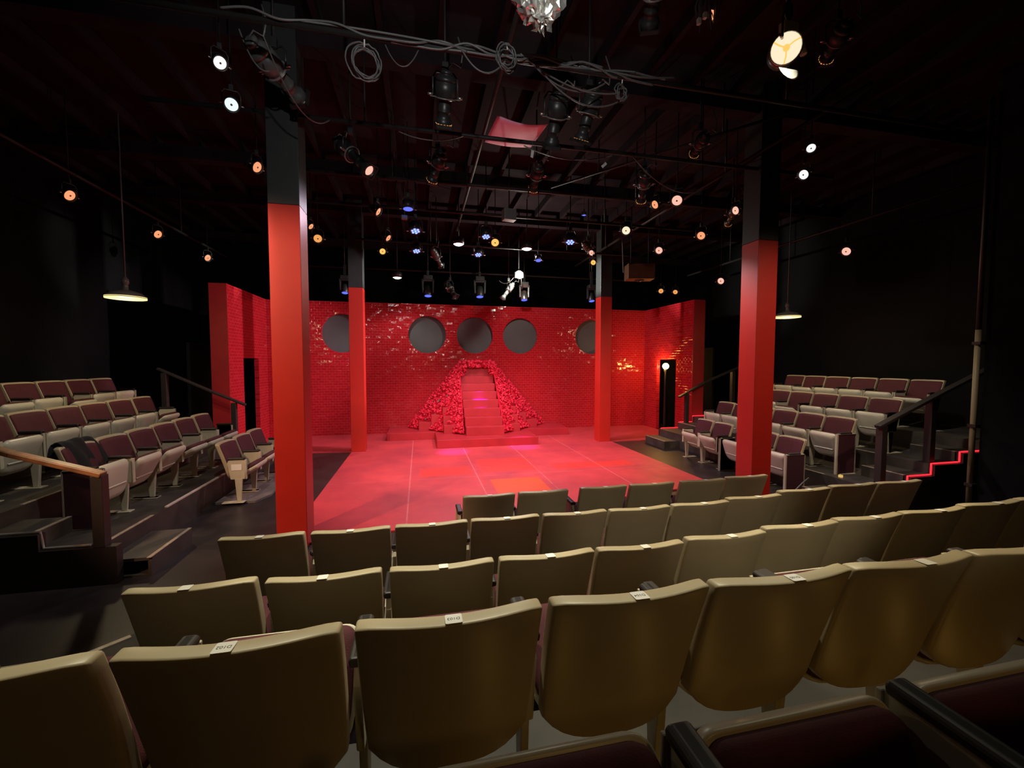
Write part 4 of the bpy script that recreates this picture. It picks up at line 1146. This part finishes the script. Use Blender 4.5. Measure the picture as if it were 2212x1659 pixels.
# cables: runs along the nearest pipe, coils and sagging leads
def cable(label, pts, r=.008, name='cable', grp='cables along the nearest pipe'):
    # Catmull-Rom smoothing
    P = [Vector(p) for p in pts]; out = []
    for i in range(len(P) - 1):
        p0, p1, p2, p3 = P[max(i - 1, 0)], P[i], P[i + 1], P[min(i + 2, len(P) - 1)]
        for k in range(7):
            u = k / 7
            out.append(.5 * ((2 * p1) + (p2 - p0) * u + (2 * p0 - 5 * p1 + 4 * p2 - p3) * u * u + (3 * p1 - p0 - 3 * p2 + p3) * u ** 3))
    out.append(P[-1])
    o = obj(name, MB().tube(out, r, 6), M['cable'])
    return tag(o, label, 'cable', grp)
random.seed(5)
runs = [(-.9, 2.3), (-.2, 1.6), (.2, 2.1), (.3, 1.9), (-1.4, .4), (.75, 2.2)]
for i, (a, b) in enumerate(runs):
    pts = []; n = 9
    for k in range(n + 1):
        x = a + (b - a) * k / n
        pts.append((x, 3.60 + random.uniform(-.03, .02), ZP + random.uniform(-.03, .045)))
    cable('black cable tied along the nearest pipe, %s of six strands' % ordinal(i), pts, .009)
def sag(label, a, b, drop, r=.007):
    a, b = Vector(a), Vector(b); pts = []
    for k in range(9):
        u = k / 8; p = a + (b - a) * u; p.z -= drop * 4 * u * (1 - u); pts.append(p)
    cable(label, pts, r, 'sagging_cable', 'sagging cables in the lighting grid')
sag('black cable sagging in a loop left of the coil above the foil side', (.35, 3.58, 4.55), (.72, 3.58, 4.50), .14)
sag('black cable sagging to the right toward the pair of profile spotlights', (.85, 3.58, 4.58), (1.75, 3.62, 4.40), .10)
sag('second black cable sagging to the right toward the pair of profile spotlights', (.95, 3.58, 4.52), (1.65, 3.66, 4.50), .14)
sag('third black cable sagging low toward the pair of profile spotlights', (1.0, 3.58, 4.50), (1.90, 3.70, 4.45), .20)
sag('thin cable hanging in a shallow curve below the nearest pipe at left', (-.25, 3.645, 4.54), (.02, 3.645, 4.54), .16, .004)
sag('cable looping off the large profile spotlight at the left column', (-1.42, 4.0, 4.72), (-1.20, 4.0, 4.42), .10, .006)
sag('cable drooping from the second pipe before the pink sheet', (-.2, 4.88, 4.50), (.5, 4.88, 4.53), .07, .006)
sag('cable drooping from the second pipe right of the pink sheet', (1.2, 4.88, 4.50), (2.3, 4.88, 4.50), .10, .006)
sag('cable drooping near the top of the front right column', (2.6, 4.925, 4.54), (4.31, 5.4, 4.70), .35, .006)
sag('cable loop left of the work light', (1.95, 10.46, 4.02), (2.30, 10.08, 4.14), .14, .008)
sag('cable loop right of the work light', (2.42, 10.08, 4.10), (2.82, 11.53, 4.39), .35, .008)
sag('cable dangling above the speaker box', (4.32, 8.6, 4.69), (4.36, 8.6, 3.95), .02, .012)
sag('long cable hanging across the left of the grid', (-.9, 4.9, 4.55), (-1.15, 3.7, 4.5), .25, .006)
def coil(loc, R, label, n=5, tilt=0.0):
    t = thing('cable_coil', label, 'cable', loc, .25, 'coils of black cable hanging from the nearest pipe')
    random.seed(int(R * 1e4))
    for k in range(n):
        rr = R * random.uniform(.72, 1.05); ox, oz = random.uniform(-.02, .02), random.uniform(-.03, .02)
        pts = [(ox + rr * math.cos(a) * .95, random.uniform(-.012, .012) + .01 * k, oz + rr * math.sin(a) * 1.1) for a in [2 * PI * q / 26 for q in range(26)]]
        obj('loop', MB().tube(pts, .0065, 6, closed=True), M['cable'], t)
    obj('tie', MB().tube([(0, .01, R * .9), (0, .0, ZP - loc[2] + .02)], .006, 6), M['white'], t)
coil((-.40, 3.62, 4.36), .125, 'large coil of black cable hanging from the nearest pipe at left')
coil((.73, 3.54, 4.52), .085, 'coil of black cable on the nearest pipe below the foil', 6)
coil((1.80, 3.62, 4.42), .060, 'small coil of cable at the right end of the cable run', 3)
t = thing('cable_bundle', 'tangled bundle of black leads with an orange plug, right of the foil', 'cable', (2.12, 2.86, 4.62))
random.seed(9)
for k in range(9):
    a = random.uniform(-.10, .06); b = a + random.uniform(-.05, .10); h = random.uniform(-.22, -.08)
    obj('lead', MB().tube([(a, 0, .12), (a - .02, .01 * k - .04, .0), ((a + b) / 2, .01 * k - .04, h), (b, .0, -.02), (b + .02, 0, .10)], .0065, 6), M['cable'], t)
obj('plug', MB().box(-.012, .012, -.012, .012, -.10, -.04), M['lens_warm'], t)  # orange put in as glow, though the plug is no lamp
for q in ((-.06, -.01, -.09), (-.10, 0, -.13)):
    obj('connector', MB().box(q[0] - .012, q[0] + .012, q[1] - .012, q[1] + .012, q[2] - .02, q[2] + .02), M['white'], t)
obj('hanging_rod', MB().tube([(0, 0, .10), (0, 0, ZC - .02 - 4.62)], .012, 6), M['pipe'], t)
t = thing('metal_channel', 'pair of pale metal bars at the upper right corner of the ceiling', 'bar', (3.99, 2.42, 5.07))
for dx in (0, .075):
    obj('bar', MB().tube([(dx, .02, 0), (dx + .05, -.9, .0)], .022, 8), M['mid_metal'], t)
obj('hanging_rod', MB().tube([(.06, -.5, .02), (.06, -.5, ZC - .02 - 5.07)], .012, 6), M['pipe'], t)
# loose cable on the floor at the right bank
cable('thin grey cable curling up beside the end panel near the front right column', [(5.3, 5.35, 0.0), (5.25, 5.22, .0), (5.32, 5.12, .06), (5.5, 5.1, .22), (5.72, 5.2, .26)], .010, 'floor_cable', None)
